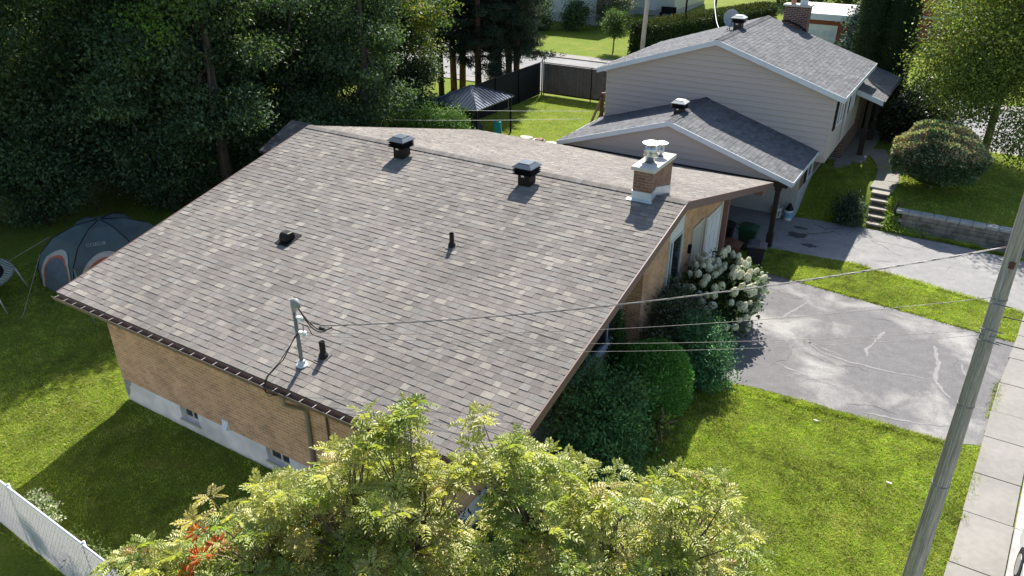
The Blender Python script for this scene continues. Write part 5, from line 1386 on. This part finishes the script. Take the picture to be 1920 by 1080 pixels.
# birch at the right
BP = [(.20,.26,.055),(.24,.29,.06),(.15,.205,.05),(.29,.29,.07),(.11,.155,.045)]
bb = rblobs(16.9, 28.4, 3.7, 8.3, 3.7, 20, 61) + [(14.4,27.6,4.6,.9,.9,.9),(16.2,26.0,3.6,1.0,.9,.9),(15.2,27.2,3.6,.9,.9,.8),(17.6,26.8,2.6,1.0,1.0,.8),(18.3,27.2,3.2,1.1,1.1,1.0),(15.2,28.4,5.0,1.1,1.1,1.2),(14.6,28.0,6.6,1.1,1.1,1.2),(18.0,25.8,2.2,.7,.7,.7)]
tree('birch_tree', 'large airy birch with yellowing leaves at the right edge', 17.0, 28.6, bb, 10, .17, 540, nclump=2900, per=26, leaf=.12, pal=BP, w=(3,3,3,1.4,2), bark='bark_birch', sig=.34, nl=12)
crown_tw = None

# by the white fence
loose('white_flower_bush', 'small bush with white flower clusters against the white fence', 3.0, -2.78, [(2.9,-2.78,.45,.22,.16,.25),(3.2,-2.8,.35,.2,.16,.25)], [(.50,.54,.40),(.12,.18,.06),(.62,.64,.52)], (3,2,2), 550, 60, 22, .05, mat='leaf', sig=.07, aspect=.7)
loose('fence_weeds', 'thin green weeds growing along the white fence', 4.3, -2.85, [(3.8,-2.8,-.1,.3,.15,.35),(4.4,-2.88,0,.3,.15,.45),(5.1,-2.9,.1,.35,.15,.5)], [(.10,.15,.035),(.14,.19,.05)], (1,1), 551, 70, 14, .09, mat='leaf', sig=.1, aspect=.28)

# ------------------------------------------------------------------ rowan in the foreground
def rowan():
    x, y = 13.2, -3.3
    t = thing('rowan_tree', (x, y, 0), 'leafy rowan with feathery yellow-green leaves at the bottom of the view', 'tree')
    rng = np.random.default_rng(91); rg = random.Random(91)
    R_ = np.array([.857,.514,0]); Fh = np.array([-.514,.857,0])      # along and across the crown
    C0 = np.array([x, y, 0])
    def at(u, v, z): return C0 + R_*u + Fh*v + np.array([0,0,z])
    bl = [(at(u,v,z), (r,r*.95,r*.9)) for u,v,z,r in [(u, v, z-(.30 if -1.5 < u < -.3 else -.05 if u < -1.5 else 0), r) for u,v,z,r in ((-2.55,.0,4.75,.72),(-1.95,.1,5.3,.82),(-1.2,.15,5.85,.85),(-.65,.25,5.85,.65),(.52,.25,5.6,.72),(1.1,.1,5.5,.82),(1.7,.1,5.35,.82),(2.25,.0,4.75,.72),(2.75,-.2,4.25,.7),(-3.0,-.2,4.3,.7),(-3.15,.05,4.75,.6),(-3.55,-.2,4.05,.65),
          (-2.1,-.5,4.5,.9),(-1.2,-.7,4.9,.95),(-.4,-.9,4.4,.75),(.55,-.8,4.7,.85),(1.4,-.6,4.5,.95),(2.1,-.6,3.9,.8),(-2.8,.4,3.9,.7),(1.9,.7,4.3,.8),(-1.5,.8,4.8,.8),(.9,.8,4.6,.8),(-.1,.1,4.2,.55),(-1.6,.3,5.05,.85),(-.9,.3,5.1,.8),(-2.3,.2,4.6,.8),(-.35,.3,5.0,.6),(-1.9,.9,4.5,.8),(-1.0,1.0,4.6,.8))]]
    spr = [(at(-.62,.3,6.62), .20), (at(-.72,.3,6.4), .22), (at(-.95,.2,6.4), .22), (at(-1.2,.15,6.3), .3), (at(.13,.2,6.5), .24), (at(.32,.25,6.2), .28), (at(.0,.3,6.0), .2), (at(-1.85,.1,5.8), .2)]
    tips = []
    B = [(*c, *r) for c, r in bl]
    B = [(b[0],b[1],b[2],b[3]*.93,b[4]*.93,b[5]*.9) for b in B]
    P, d = blob_points(B, 1850, rng, .30)
    for k in range(30):
        c, r = bl[rng.integers(0, 10)]; q = np.array([rng.uniform(-.7,.7)*r[0], rng.uniform(-.7,.7)*r[1], r[2]*rng.uniform(.74,.94)]); spr.append((c+q, .13))
    for p, q in zip(P, d): tips.append((p, q))
    for c, s in spr:
        for k in range(7 if s > .15 else 3): tips.append((np.array(c)+rng.normal(size=3)*s*np.array([.7,.7,.5]), unit(rng.normal(size=(1,3))+np.array([[0,0,.8]]))[0]))
    # trunk, limbs and twigs
    m = MB()
    for k in range(4):
        a = k*1.6; b = Vector((x+.12*math.cos(a), y+.12*math.sin(a), -.1)); e = Vector(tuple(at((-1.3,-.4,.5,1.4)[k], .1, 4.9)))
        m.tube([b, b.lerp(e,.4)+Vector((0,0,.3)), e], [.075,.055,.03], 8)
    for p, q in tips:
        tgt = Vector(tuple(p)); k = min(range(len(bl)), key=lambda i: np.linalg.norm(bl[i][0]-p)); c = Vector(tuple(bl[k][0])) - Vector((0,0,.45))
        m.tube([c, c.lerp(tgt,.55)+Vector((rg.uniform(-.08,.08), rg.uniform(-.08,.08), .05)), tgt], [.013,.008,.004], 4, cap=False)
    m.build('trunk', mt['twig'], t, smooth=True)
    Vs, Fs, Cs = [], [], []; base = 0
    PAL = np.array([(.41,.43,.14),(.32,.37,.10),(.49,.48,.19),(.24,.31,.08),(.50,.43,.19),(.44,.30,.14)]); PW = np.array([3,3,2.6,1.6,.6,.12]); PW = PW/PW.sum()
    for p, q in tips:
        nl = rng.integers(7, 11); a0_ = rng.uniform(0, 6.28); tipcol = PAL[rng.choice(len(PAL), p=PW)]
        for i in range(nl):
            a = a0_ + i*2.4; el = rng.uniform(-.25,.75)
            ld = np.array([math.cos(a)*math.cos(el), math.sin(a)*math.cos(el), math.sin(el)]) + q*.35; ld /= np.linalg.norm(ld)
            up = np.array([0,0,1.0]) + rng.normal(size=3)*.25; sd = np.cross(ld, up); sd /= np.linalg.norm(sd); up = np.cross(sd, ld)
            Ln = rng.uniform(.12,.20); npair = 6; ll = rng.uniform(.042,.058); lw = ll*.17
            s = (np.arange(npair)+1.2)/(npair+.8)
            for side in (-1, 1, 0):
                ss_ = s if side else np.array([1.0]); n = len(ss_)
                cen = p + ld*(ss_*Ln)[:,None] + np.array([0,0,-1])*(ss_**2*Ln*.38)[:,None]
                dl = (ld*.55 + sd*side*.85) if side else ld
                dl = np.tile(dl, (n,1)) + rng.normal(size=(n,3))*.09 + np.array([0,0,-.22]); dl = unit(dl)
                sv = unit(np.cross(dl, np.tile(up + sd*side*.35, (n,1)))); nv = np.cross(sv, dl)
                k_ = ll*(1-.25*(2*ss_-1)**2)[:,None]
                w_ = lw
                v = np.stack([cen, cen+dl*k_*.3+sv*w_+nv*.006, cen+dl*k_*.72+sv*w_*.85+nv*.005, cen+dl*k_-nv*.004, cen+dl*k_*.72-sv*w_*.85+nv*.005, cen+dl*k_*.3-sv*w_+nv*.006], 1).reshape(-1,3)
                idx = base + np.arange(n)[:,None]*6
                Fs.append(np.concatenate([idx+np.array([0,1,2,3]), idx+np.array([0,3,4,5])])); Vs.append(v); base += len(v)
                c = tipcol*rng.uniform(.8,1.2,(n,1)); Cs.append(np.concatenate([c,c]))
    np_obj('crown', np.concatenate(Vs), np.concatenate(Fs), mt['rowan'], t, np.concatenate(Cs))
    # reddened leaf tufts
    V0, F0_, C0_ = [], [], []
    for c in (at(-2.42,-.15,5.75), at(-2.36,-.3,5.62), at(-2.5,-.35,5.45), at(-2.2,-.3,5.75)):
        n = 30; D = unit(rng.normal(size=(n,3))+np.array([0,0,.3])); L = rng.uniform(.06,.10,n)
        v, f = leaves(np.tile(c,(n,1))+D*.03, D, unit(rng.normal(size=(n,3))+np.array([0,0,1])), L, L*.3); F0_.append(f+sum(len(q) for q in V0)); V0.append(v); C0_.append(colours(n, [(.55,.14,.03),(.45,.10,.03)], (1,1), rng))
    np_obj('orange_leaves', np.concatenate(V0), np.concatenate(F0_), mt['leaf'], t, np.concatenate(C0_))
mt['rowan'] = leaf_mat('rowan_leaf', .42, rough=.40, spec=.6, tint=(1.3,1.35,.5))
rowan()

# ------------------------------------------------------------------ far side of the cross street
def far_house():
    h = thing('cream_house', (-14, 58, 0), 'cream sided house on the lawn across the cross street', 'house')
    z = H(-14, 56)
    m = MB(); m.box(-26,-12.3,54.5,66,z+.75,z+5.4); m.box(-12.3,-8.6,61.5,70,z+.75,z+5.4); m.build('wall', mt['siding_cream'], h)
    m = MB(); m.box(-25.98,-12.32,54.52,65.98,z-.8,z+.748); m.box(-12.32,-8.62,61.52,69.9,z-.8,z+.748); m.build('foundation', mt['stucco'], h)
    m = MB(); m.box(-12.9,-12.28,54.44,54.49,z+.9,z+5.3); m.build('corner_panel', M('brown_panel', (.14,.06,.045), rough=.8), h)
    for x0, x1 in ((-15.8,-13.2),(-20.5,-18.2)):
        m = MB(); m.box(x0,x1,54.43,54.497,z+1.9,z+3.4); o = m.build('window', mt['white'], h)
        m = MB(); m.box(x0+.12,x0+(x1-x0)/2-.05,54.41,54.428,z+2.0,z+3.3); m.box(x0+(x1-x0)/2+.05,x1-.12,54.41,54.428,z+2.0,z+3.3); m.build('pane', mt['glass'], o)
    m = MB(); m.box(-12.298,-12.24,55.4,56.6,z+2.0,z+3.5); o = m.build('window', mt['white'], h)
    m = MB(); m.box(-12.239,-12.22,55.5,56.5,z+2.1,z+3.4); m.build('pane', mt['glass'], o)
    m = MB(); m.box(-12.298,-12.25,57.0,57.7,z+.1,z+.6); m.build('basement_window', mt['glass'], h)
    m = MB(); m.box(-11.2,-10.3,61.42,61.497,z+.6,z+2.8); o = m.build('door', mt['white'], h)
    m = MB(); m.box(-11.0,-10.5,61.40,61.419,z+1.6,z+2.6); m.build('pane', mt['glass'], o)
    m = MB(); m.prism([(-26.5,54,z+5.3),(-26.5,60.2,z+7.2),(-26.5,66.5,z+5.3),(-26.5,66.5,z+5.5),(-26.5,60.2,z+7.45),(-26.5,54,z+5.5)], (14.6,0,0)); m.build('roof', M('grey_roof', (.18,.18,.19), rough=.9, var=.15), h)
far_house()
pb = thing('patio_bench', (-9.2, 62, H(-9.2,62)), 'dark garden bench on the patio of the cream house', 'bench')
zb_ = H(-9.2, 60.5)
m = MB(); m.box(-9.6,-8.2,60.4,60.9,zb_+.40,zb_+.46); m.build('seat', mt['black'], pb)
m = MB(); m.box(-9.6,-8.2,60.88,60.94,zb_+.46,zb_+.95); m.build('backrest', mt['black'], pb)
for x in (-9.5,-8.3): 
    m = MB(); m.box(x-.04,x+.04,60.45,60.9,zb_,zb_+.40); m.build('leg', mt['black'], pb)
m = MB(); m.box(-10.5,-6.5,58.8,61.4,zb_-.3,zb_+.02); tag(m.build('patio', mt['concrete']), 'pale concrete patio beside the cream house', 'patio', kind='structure')
tree('small_yard_tree', 'small round tree alone on the far sunny lawn', -7.3, 45.6, [(-7.5,45.6,1.9,.75,.75,.7),(-7.3,45.6,2.5,.65,.65,.6),(-7.0,45.5,1.6,.5,.5,.5)], 2.6, .06, 601, nclump=210, per=22, leaf=.12, pal=MID, w=(3,3,2,2), sig=.18, nl=5)
tree('silver_shrub', 'tall greyish shrub at the corner of the cream house', -11.2, 54.0, [(-11.6,54,2.0,1.2,1.0,1.3),(-10.6,54,2.3,1.1,1.0,1.2),(-11.0,54,1.0,1.3,1,1.0)], 3, .08, 602, nclump=300, per=22, leaf=.17, pal=[(.16,.18,.12),(.20,.19,.13),(.11,.14,.09)], w=(2,1,2), cat='shrub', sig=.28)
for i, (x, y, r, zt, lb_) in enumerate(((-16.0,50.5,1.6,3.0,'dark rounded shrub left of the cream house foundation'),(-13.6,51.8,1.4,2.6,'dark green shrub under the cream house window'),(-18.6,49.0,1.9,3.4,'dark shrub behind the pine boughs on the far lawn'))):
    tree('foundation_shrub', lb_, x, y, rblobs(x, y, H(x,y)+.4, H(x,y)+zt-.5, r, 7, 610+i), zt, .07, 610+i, nclump=210, per=22, leaf=.17, pal=DARK+MID, w=(2,2,2,1,1,1,1,1), cat='shrub', group='shrubs before the cream house', sig=.28)
# long clipped hedge
hd = thing('clipped_hedge', (-3.2, 50, H(-3.2,50)), 'long clipped cedar hedge running back from the cross street', 'hedge')
def hedge_mesh():
    rng = np.random.default_rng(71); n = 52000
    a = np.array([-5.1, 45.4]); b = np.array([.4, 57.5]); dv = (b-a)/np.linalg.norm(b-a); nv = np.array([-dv[1], dv[0]]); Ln = np.linalg.norm(b-a)
    s = rng.random(n)*Ln; face = rng.choice(4, n, p=[.34,.3,.3,.06]); u = rng.uniform(-1,1,n); z = rng.random(n); w_ = 1.15; h_ = 2.3
    top = face == 0
    uu = np.where(top, u, np.where(face == 1, 1, np.where(face == 2, -1, u))); zz = np.where(top, 1-.22*np.abs(u)**3, z*.95); s = np.where(face == 3, 0, s)
    taper = 1-.22*zz**3
    h_s = h_ - .0*s
    gx_ = a[0]+dv[0]*s+nv[0]*uu*w_*taper; gy_ = a[1]+dv[1]*s+nv[1]*uu*w_*taper
    S = np.stack([gx_, gy_, hz(gx_, gy_) + zz*h_s], 1); S += rng.normal(size=(n,3))*.06
    nr_ = np.where(top[:,None], np.array([0,0,1.]), np.where((face == 1)[:,None], np.array([nv[0],nv[1],.2]), np.where((face == 2)[:,None], np.array([-nv[0],-nv[1],.2]), np.array([-dv[0],-dv[1],.2]))))
    D = unit(nr_*.7+rng.normal(size=(n,3))*.6+np.array([0,0,.3])); L = .15*rng.uniform(.6,1.3,n)
    V, F = leaves(S, D, unit(rng.normal(size=(n,3))+nr_*.5), L, L*.45)
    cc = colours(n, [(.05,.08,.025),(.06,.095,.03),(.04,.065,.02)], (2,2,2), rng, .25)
    k = top & (rng.random(n) < .6); cc[k] = colours(int(k.sum()), [(.13,.14,.04),(.15,.13,.05),(.10,.13,.04)], (1,1,1), rng)  # lighter top leaves paint the sunlight on the hedge top
    g = []
    for t in (0, Ln):
        for q, z in ((-.85,-.3),(.85,-.3),(.7,2.05),(-.7,2.05)):
            gx1 = a[0]+dv[0]*t+nv[0]*q; gy1 = a[1]+dv[1]*t+nv[1]*q; g.append((gx1, gy1, H(gx1, gy1)+z))
    q = np.array([(0,1,2,3),(4,7,6,5),(0,4,5,1),(1,5,6,2),(2,6,7,3),(3,7,4,0)])+len(V)
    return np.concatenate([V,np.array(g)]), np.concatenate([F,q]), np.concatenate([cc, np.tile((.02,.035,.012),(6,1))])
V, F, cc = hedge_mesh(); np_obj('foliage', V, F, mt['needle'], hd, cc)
m = MB()
for q in range(8): m.tube([(-4.6+q*.65,46.4+q*1.4,H(-4.6+q*.65,46.4+q*1.4)-.1),(-4.6+q*.65,46.4+q*1.4,H(-4.6+q*.65,46.4+q*1.4)+1.2)], .05, 6)
m.build('stems', mt['bark'], hd)
fp = thing('far_utility_pole', (-5.2, 44.4, 0), 'grey wooden pole standing beside the clipped hedge', 'utility pole')
m = MB(); m.tube([(-4.55,44.3,-.2),(-4.3,44.3,9)], [.17,.13], 12); m.build('pole_shaft', mt['pole'], fp, smooth=True)
for i, (x, y) in enumerate(((-3.6,50.0),(-1.6,50.6))):
    m = MB(); m.tube([(x,y,H(x,y)),(x,y,8)], .07, 8); o = m.build('sign_post', mt['blackmetal'], None, smooth=True); tag(o, ('thin dark metal post just right of the far wooden pole', 'thin dark metal post rising from the middle of the hedge')[i], 'post', 'dark posts at the hedge')
m = MB(); m.tube(sag((7.0,24.2,nroof(7.0)+.1), (-1.9,50,6.2), 1.6, 24), .022, 6); o = m.build('drop_cable', mt['white'], None, smooth=True); tag(o, 'white drop cable curving down to the satellite dish', 'cable')

gh = thing('far_garage', (6, 54, H(6,54)), 'white-doored garage with a flat pale roof behind the siding house', 'garage')
zg = H(6, 52)
m = MB(); m.box(3.5,7.9,51.5,57,zg-.3,zg+2.55); m.build('wall', mt['brick_red'], gh)
m = MB(); m.box(3.2,8.1,51.1,57.4,zg+2.552,zg+2.85); m.build('roof', M('pale_flat_roof', (.62,.60,.57), rough=.8, var=.08), gh)
m = MB(); m.box(3.8,6.9,51.44,51.497,zg-.2,zg+2.1); o = m.build('garage_door', mt['white'], gh)
m = MB()
for r_ in range(3):
    for c_ in range(3): m.box(3.95+c_*1.0,4.75+c_*1.0,51.42,51.438,zg+.1+r_*.62,zg+.5+r_*.62)
m.build('raised_panel', mt['white_alu'], o)
m = MB(); m.box(3.3,8.0,51.06,51.098,zg+2.45,zg+2.86); m.build('fascia', mt['white_alu'], gh)
bh = thing('red_brick_house', (11, 60, H(11,60)), 'red brick house far behind the dark cedar columns', 'house')
zh = H(10, 60)
m = MB(); m.box(7.9,24,60,70,zh-.5,zh+5.5); m.build('wall', mt['brick_red'], bh)
m = MB(); m.box(7.7,24.2,59.7,70.2,zh+5.502,zh+5.8); m.build('roof', M('grey_flat_roof', (.3,.3,.3), rough=.9), bh)
m = MB(); m.box(7.85,24.05,59.9,59.998,zh+1.7,zh+1.85); m.build('stone_band', mt['slab'], bh)
for x in (13,16.5,20): 
    m = MB(); m.box(x,x+1.4,59.93,59.997,zh+2.6,zh+3.9); o = m.build('window', mt['white'], bh)
    m = MB(); m.box(x+.1,x+1.3,59.91,59.929,zh+2.7,zh+3.8); m.build('pane', mt['glass'], o)
so = thing('outdoor_stairs', (7.6, 55, H(7.6,55)), 'outdoor stairs with metal railings climbing to the red brick house', 'stairs')
m = MB()
for i in range(9): m.box(8.05, 9.15, 53.6+i*.3, 53.9+i*.3, zg-.2, zg+.05+i*.24)
m.build('treads', mt['concrete'], so)
m = MB()
for x in (8.05, 9.15):
    m.tube([(x,53.6,zg+.9),(x,56.3,zg+3.1)], .035, 6)
    for i in range(0,9,2): m.tube([(x,53.7+i*.3,zg+.05+i*.24),(x,53.7+i*.3,zg+1.0+i*.24)], .02, 6)
m.build('railing', mt['white_alu'], so)
# dark tree belt and houses further back
for i, (x, y, lb_) in enumerate(((1.5,62,'dark tree mass far behind the hedge end'),(4.8,68,'dark tree behind the pale garage roof'),(-2.5,74,'dark tree far beyond the hedge'))):
    tree('backdrop_tree', lb_, x, y, rblobs(x, y, H(x,y)+1.2, H(x,y)+6.5, 3.2, 10, 640+i), 7, .2, 640+i, nclump=420, per=20, leaf=.24, pal=DARK, w=(3,3,2,1), group='dark trees far behind the garage', sig=.4)
bhs = thing('green_trim_house', (-25, 24, 0), 'pale house with green eaves glimpsed through the wood', 'house')
m = MB(); m.box(-32,-23,26,34,0,2.9); m.build('wall', M('pale_green_siding', (.34,.42,.42), rough=.6), bhs)
m = MB(); m.prism([(-32.6,25.2,2.8),(-32.6,30,4.9),(-32.6,34.8,2.8),(-32.6,34.8,2.95),(-32.6,30,5.1),(-32.6,25.2,2.95)], (10.2,0,0)); m.build('roof', M('pale_grey_roof', (.42,.42,.43), rough=.9, var=.15), bhs)
m = MB(); m.box(-32.6,-22.4,25.14,25.198,2.72,2.98); m.build('fascia', M('green_trim', (.30,.45,.42), rough=.5), bhs)
m = MB(); m.box(-26.5,-25,25.93,25.997,1.0,2.2); o = m.build('window', mt['white'], bhs)
m = MB(); m.box(-26.4,-25.1,25.91,25.929,1.1,2.1); m.build('pane', mt['glass'], o)

# ------------------------------------------------------------------ parked car at the right edge
def car():
    X, Y = 19.52, 3.95
    t = thing('parked_car', (X, Y, 0), 'white car parked along the curb at the right edge', 'car', rz=0)
    paint = M('white_car_paint', (.70,.71,.73), rough=.25, var=.02, spec=.6)
    side = [(-2.1,.30),(-2.12,.62),(-1.95,.82),(-1.35,.90),(-.75,1.36),(.75,1.42),(1.45,1.0),(2.0,.92),(2.12,.60),(2.08,.30)]
    m = MB(); w = .86
    vs = []
    for sx, k in ((-1,1.0),(-.86,1.0),(.86,1.0),(1,1.0)):
        for yy, zz in side:
            tuck = 1.0 if zz < .95 else .80
            vs.append((X+sx*w*tuck*(1 if abs(sx) < 1 else 1.0), Y+yy*(1 if abs(sx) < 1 else .985), zz if abs(sx) < 1 else .30+(zz-.30)*.97))
    n = len(side)
    fs = [(i*n+j, i*n+(j+1)%n, (i+1)*n+(j+1)%n, (i+1)*n+j) for i in range(3) for j in range(n)]
    fs += [tuple(range(n))[::-1], tuple(range(3*n, 4*n))]
    m.add(vs, fs); m.build('body', paint, t, bevel=.04)
    g = MB()
    for sx in (-1, 1):
        xx = X+sx*(w*.80+.012); xb = X+sx*(w*.92+.012)
        g.add([(xb,Y-1.1,.95),(xx,Y-.68,1.33),(xx,Y+.70,1.36),(xb,Y+1.25,1.0)], [(0,1,2,3) if sx < 0 else (3,2,1,0)])
    g.add([(X-.62,Y-1.32,.94),(X+.62,Y-1.32,.94),(X+.58,Y-.79,1.35),(X-.58,Y-.79,1.35)], [(0,1,2,3)]); g.add([(X-.62,Y+1.46,1.03),(X+.62,Y+1.46,1.03),(X+.58,Y+.80,1.42),(X-.58,Y+.80,1.42)], [(3,2,1,0)])
    g.build('window_glass', mt['glass'], t)
    for yy in (-1.3, 1.3):
        for sx in (-1, 1):
            m = MB(); m.tube([(X+sx*.70,Y+yy,.31),(X+sx*.875,Y+yy,.31)], .31, 22); o = m.build('wheel', mt['rubber'], t)
            m = MB(); m.tube([(X+sx*.874,Y+yy,.31),(X+sx*.885,Y+yy,.31)], .19, 16); m.build('rim', mt['galv'], o)
    for sx in (-1, 1):
        m = MB(); m.box(X+sx*.68-.14,X+sx*.68+.14,Y+2.0,Y+2.13,.66,.84); m.build('taillight', M('red_lens', (.45,.02,.02), rough=.2) if sx < 0 else mt['redl'], t, bevel=.02)
        if sx < 0: mt['redl'] = t.children[-1].data.materials[0]
        m = MB(); m.box(X+sx*.66-.14,X+sx*.66+.14,Y-2.14,Y-2.0,.60,.74); m.build('headlight', mt['flash'], t, bevel=.02)
    m = MB(); m.box(X-.8,X+.8,Y+2.05,Y+2.16,.32,.52); m.box(X-.8,X+.8,Y-2.17,Y-2.06,.32,.48); m.build('bumper', mt['black'], t, bevel=.03)
car()

# ------------------------------------------------------------------ grass blades and fallen leaves
def in_poly(x, y, poly):
    c = np.zeros(len(x), bool); j = len(poly)-1
    for i in range(len(poly)):
        xi, yi = poly[i]; xj, yj = poly[j]
        c ^= ((yi > y) != (yj > y)) & (x < (xj-xi)*(y-yi)/((yj-yi)+1e-12)+xi); j = i
    return c
def vnoise(x, y, sc, seed):
    g = np.random.default_rng(seed).random((128,128)); u = x/sc+50; v = y/sc+50
    i = np.floor(u).astype(int); j = np.floor(v).astype(int); a = u-i; b = v-j; a = a*a*(3-2*a); b = b*b*(3-2*b); i %= 127; j %= 127
    return (g[i,j]*(1-a)+g[i+1,j]*a)*(1-b)+(g[i,j+1]*(1-a)+g[i+1,j+1]*a)*b
def grass():
    rng = np.random.default_rng(33); XS_, YS_, HS_ = [], [], []
    swx = lambda y: np.interp(y, [-20,0,4.75,11.9,14.6,20,33.5], [15.3,17.2,17.63,18.26,18.62,19.15,20.5])
    for (x0,x1,y0,y1,den,hh) in ((10.4,18.7,-1.5,9.1,2300,.036),(-8.5,.9,-3.2,6,1500,.036),(.8,10.4,-3.2,.5,1400,.036),(11.1,18.95,14.3,17.3,1900,.038),(11.6,14.0,20.2,26,700,.06),(14.5,19.6,20.4,30,600,.045),(-5.4,3.4,22.2,31.6,330,.045),(-8.5,-5.7,19,31.6,200,.05)):
        n = int((x1-x0)*(y1-y0)*den); x = rng.uniform(x0,x1,n); y = rng.uniform(y0,y1,n)
        ok = ~in_poly(x, y, [(p[0],p[1]) for p in DRV]) & ~in_poly(x, y, [(p[0],p[1]) for p in DRV2]) & (x < swx(y)-.0+rng.normal(size=n)*.05)
        ok &= ~((x > 14.68) & (y > 20.55) & (y < 21.3)) & ~((np.abs(x-13.85) < .46) & (y > 20.5) & (y < 24.5)) & ~((x > .8) & (x < 10.31) & (y > .45) & (y < 15))
        XS_.append(x[ok]); YS_.append(y[ok]); HS_.append(np.full(ok.sum(), hh))
    # fringes along the paved edges
    for a, b, n in (((11.5,8.27),(17.4,8.72),2600),((11.7,15.1),(18.5,14.42),2600),((13.86,17.15),(18.85,16.3),1800),((14.5,20.62),(17.4,20.68),5200),((17.2,20.7),(18.6,20.45),1200),((17.66,5.0),(18.05,9.0),1200),((18.12,10.2),(18.3,12.0),500)):
        t = rng.random(n); XS_.append(a[0]+(b[0]-a[0])*t+rng.normal(size=n)*.05); YS_.append(a[1]+(b[1]-a[1])*t+rng.normal(size=n)*.05); HS_.append(np.full(n,.07))
    x = np.concatenate(XS_); y = np.concatenate(YS_); h = np.concatenate(HS_); n = len(x)
    z = hz(x, y); h = h*rng.uniform(.6,1.4,n)*(.55+.9*vnoise(x,y,.35,6)); a = rng.uniform(0,2*math.pi,n); w = rng.uniform(.006,.013,n)
    q1 = x*.8+y*.6; q2 = y*.8-x*.6; clump = 1.3*(vnoise(q1,q2,.9,1)-.5)+1.8*(vnoise(q2,q1,.32,2)-.5)+1.8*(vnoise(q1,q2,.13,3)-.5)
    le = rng.uniform(.4,1.8,n)*h; b = a + rng.normal(size=n)*.5 + 1.57
    P = np.stack([x,y,z],1); S = np.stack([np.cos(a),np.sin(a),np.zeros(n)],1)*w[:,None]; T = P + np.stack([np.cos(b)*le, np.sin(b)*le, h],1)
    V = np.stack([P-S, P+S, T],1).reshape(-1,3); F = np.arange(3*n,dtype=np.int32).reshape(-1,3)
    cc = colours(n, [(.325,.415,.055),(.25,.355,.048),(.40,.45,.075),(.48,.44,.15),(.54,.47,.23)], (3,3,2.2,.8,.45), rng, .2)*np.clip(1+.30*clump[:,None], .35, 1.8)
    big = 3.2*(vnoise(q1,q2,1.7,4)-.45)+1.2*(vnoise(q2,q1,.6,5)-.5); dry = rng.random(n) < .10+.16*np.clip(big,0,1.2); cc[dry] = cc[dry]*.45 + np.array([.30,.28,.10])*.55
    bare = np.exp(-(((x-14.25)/.55)**2+((y-4.0)/.35)**2)); k = rng.random(n) < bare*.8; cc[k] = np.array([.17,.155,.12])
    tag(np_obj('grass', V, F, mt['grass'], None, cc), 'short mown grass blades on the lawns', 'grass', kind='stuff')
grass()
for i, (x, y, lb_) in enumerate(((16.45,6.65,'fallen pale leaf lying on the front lawn near the pole'),(14.75,8.0,'fallen pale leaf near the driveway edge of the front lawn'))):
    m = MB(); a = i*1.1
    m.add([(x+.05*math.cos(t+a)*(1.4 if k % 2 else 1), y+.03*math.sin(t+a), .04+.012*(k % 2)) for k, t in enumerate(np.linspace(0,2*math.pi,9)[:-1])], [tuple(range(8))])
    o = m.build('fallen_leaf', M('pale_leaf', (.5,.47,.38), rough=.7), None); tag(o, lb_, 'leaf', 'fallen leaves on the front lawn')
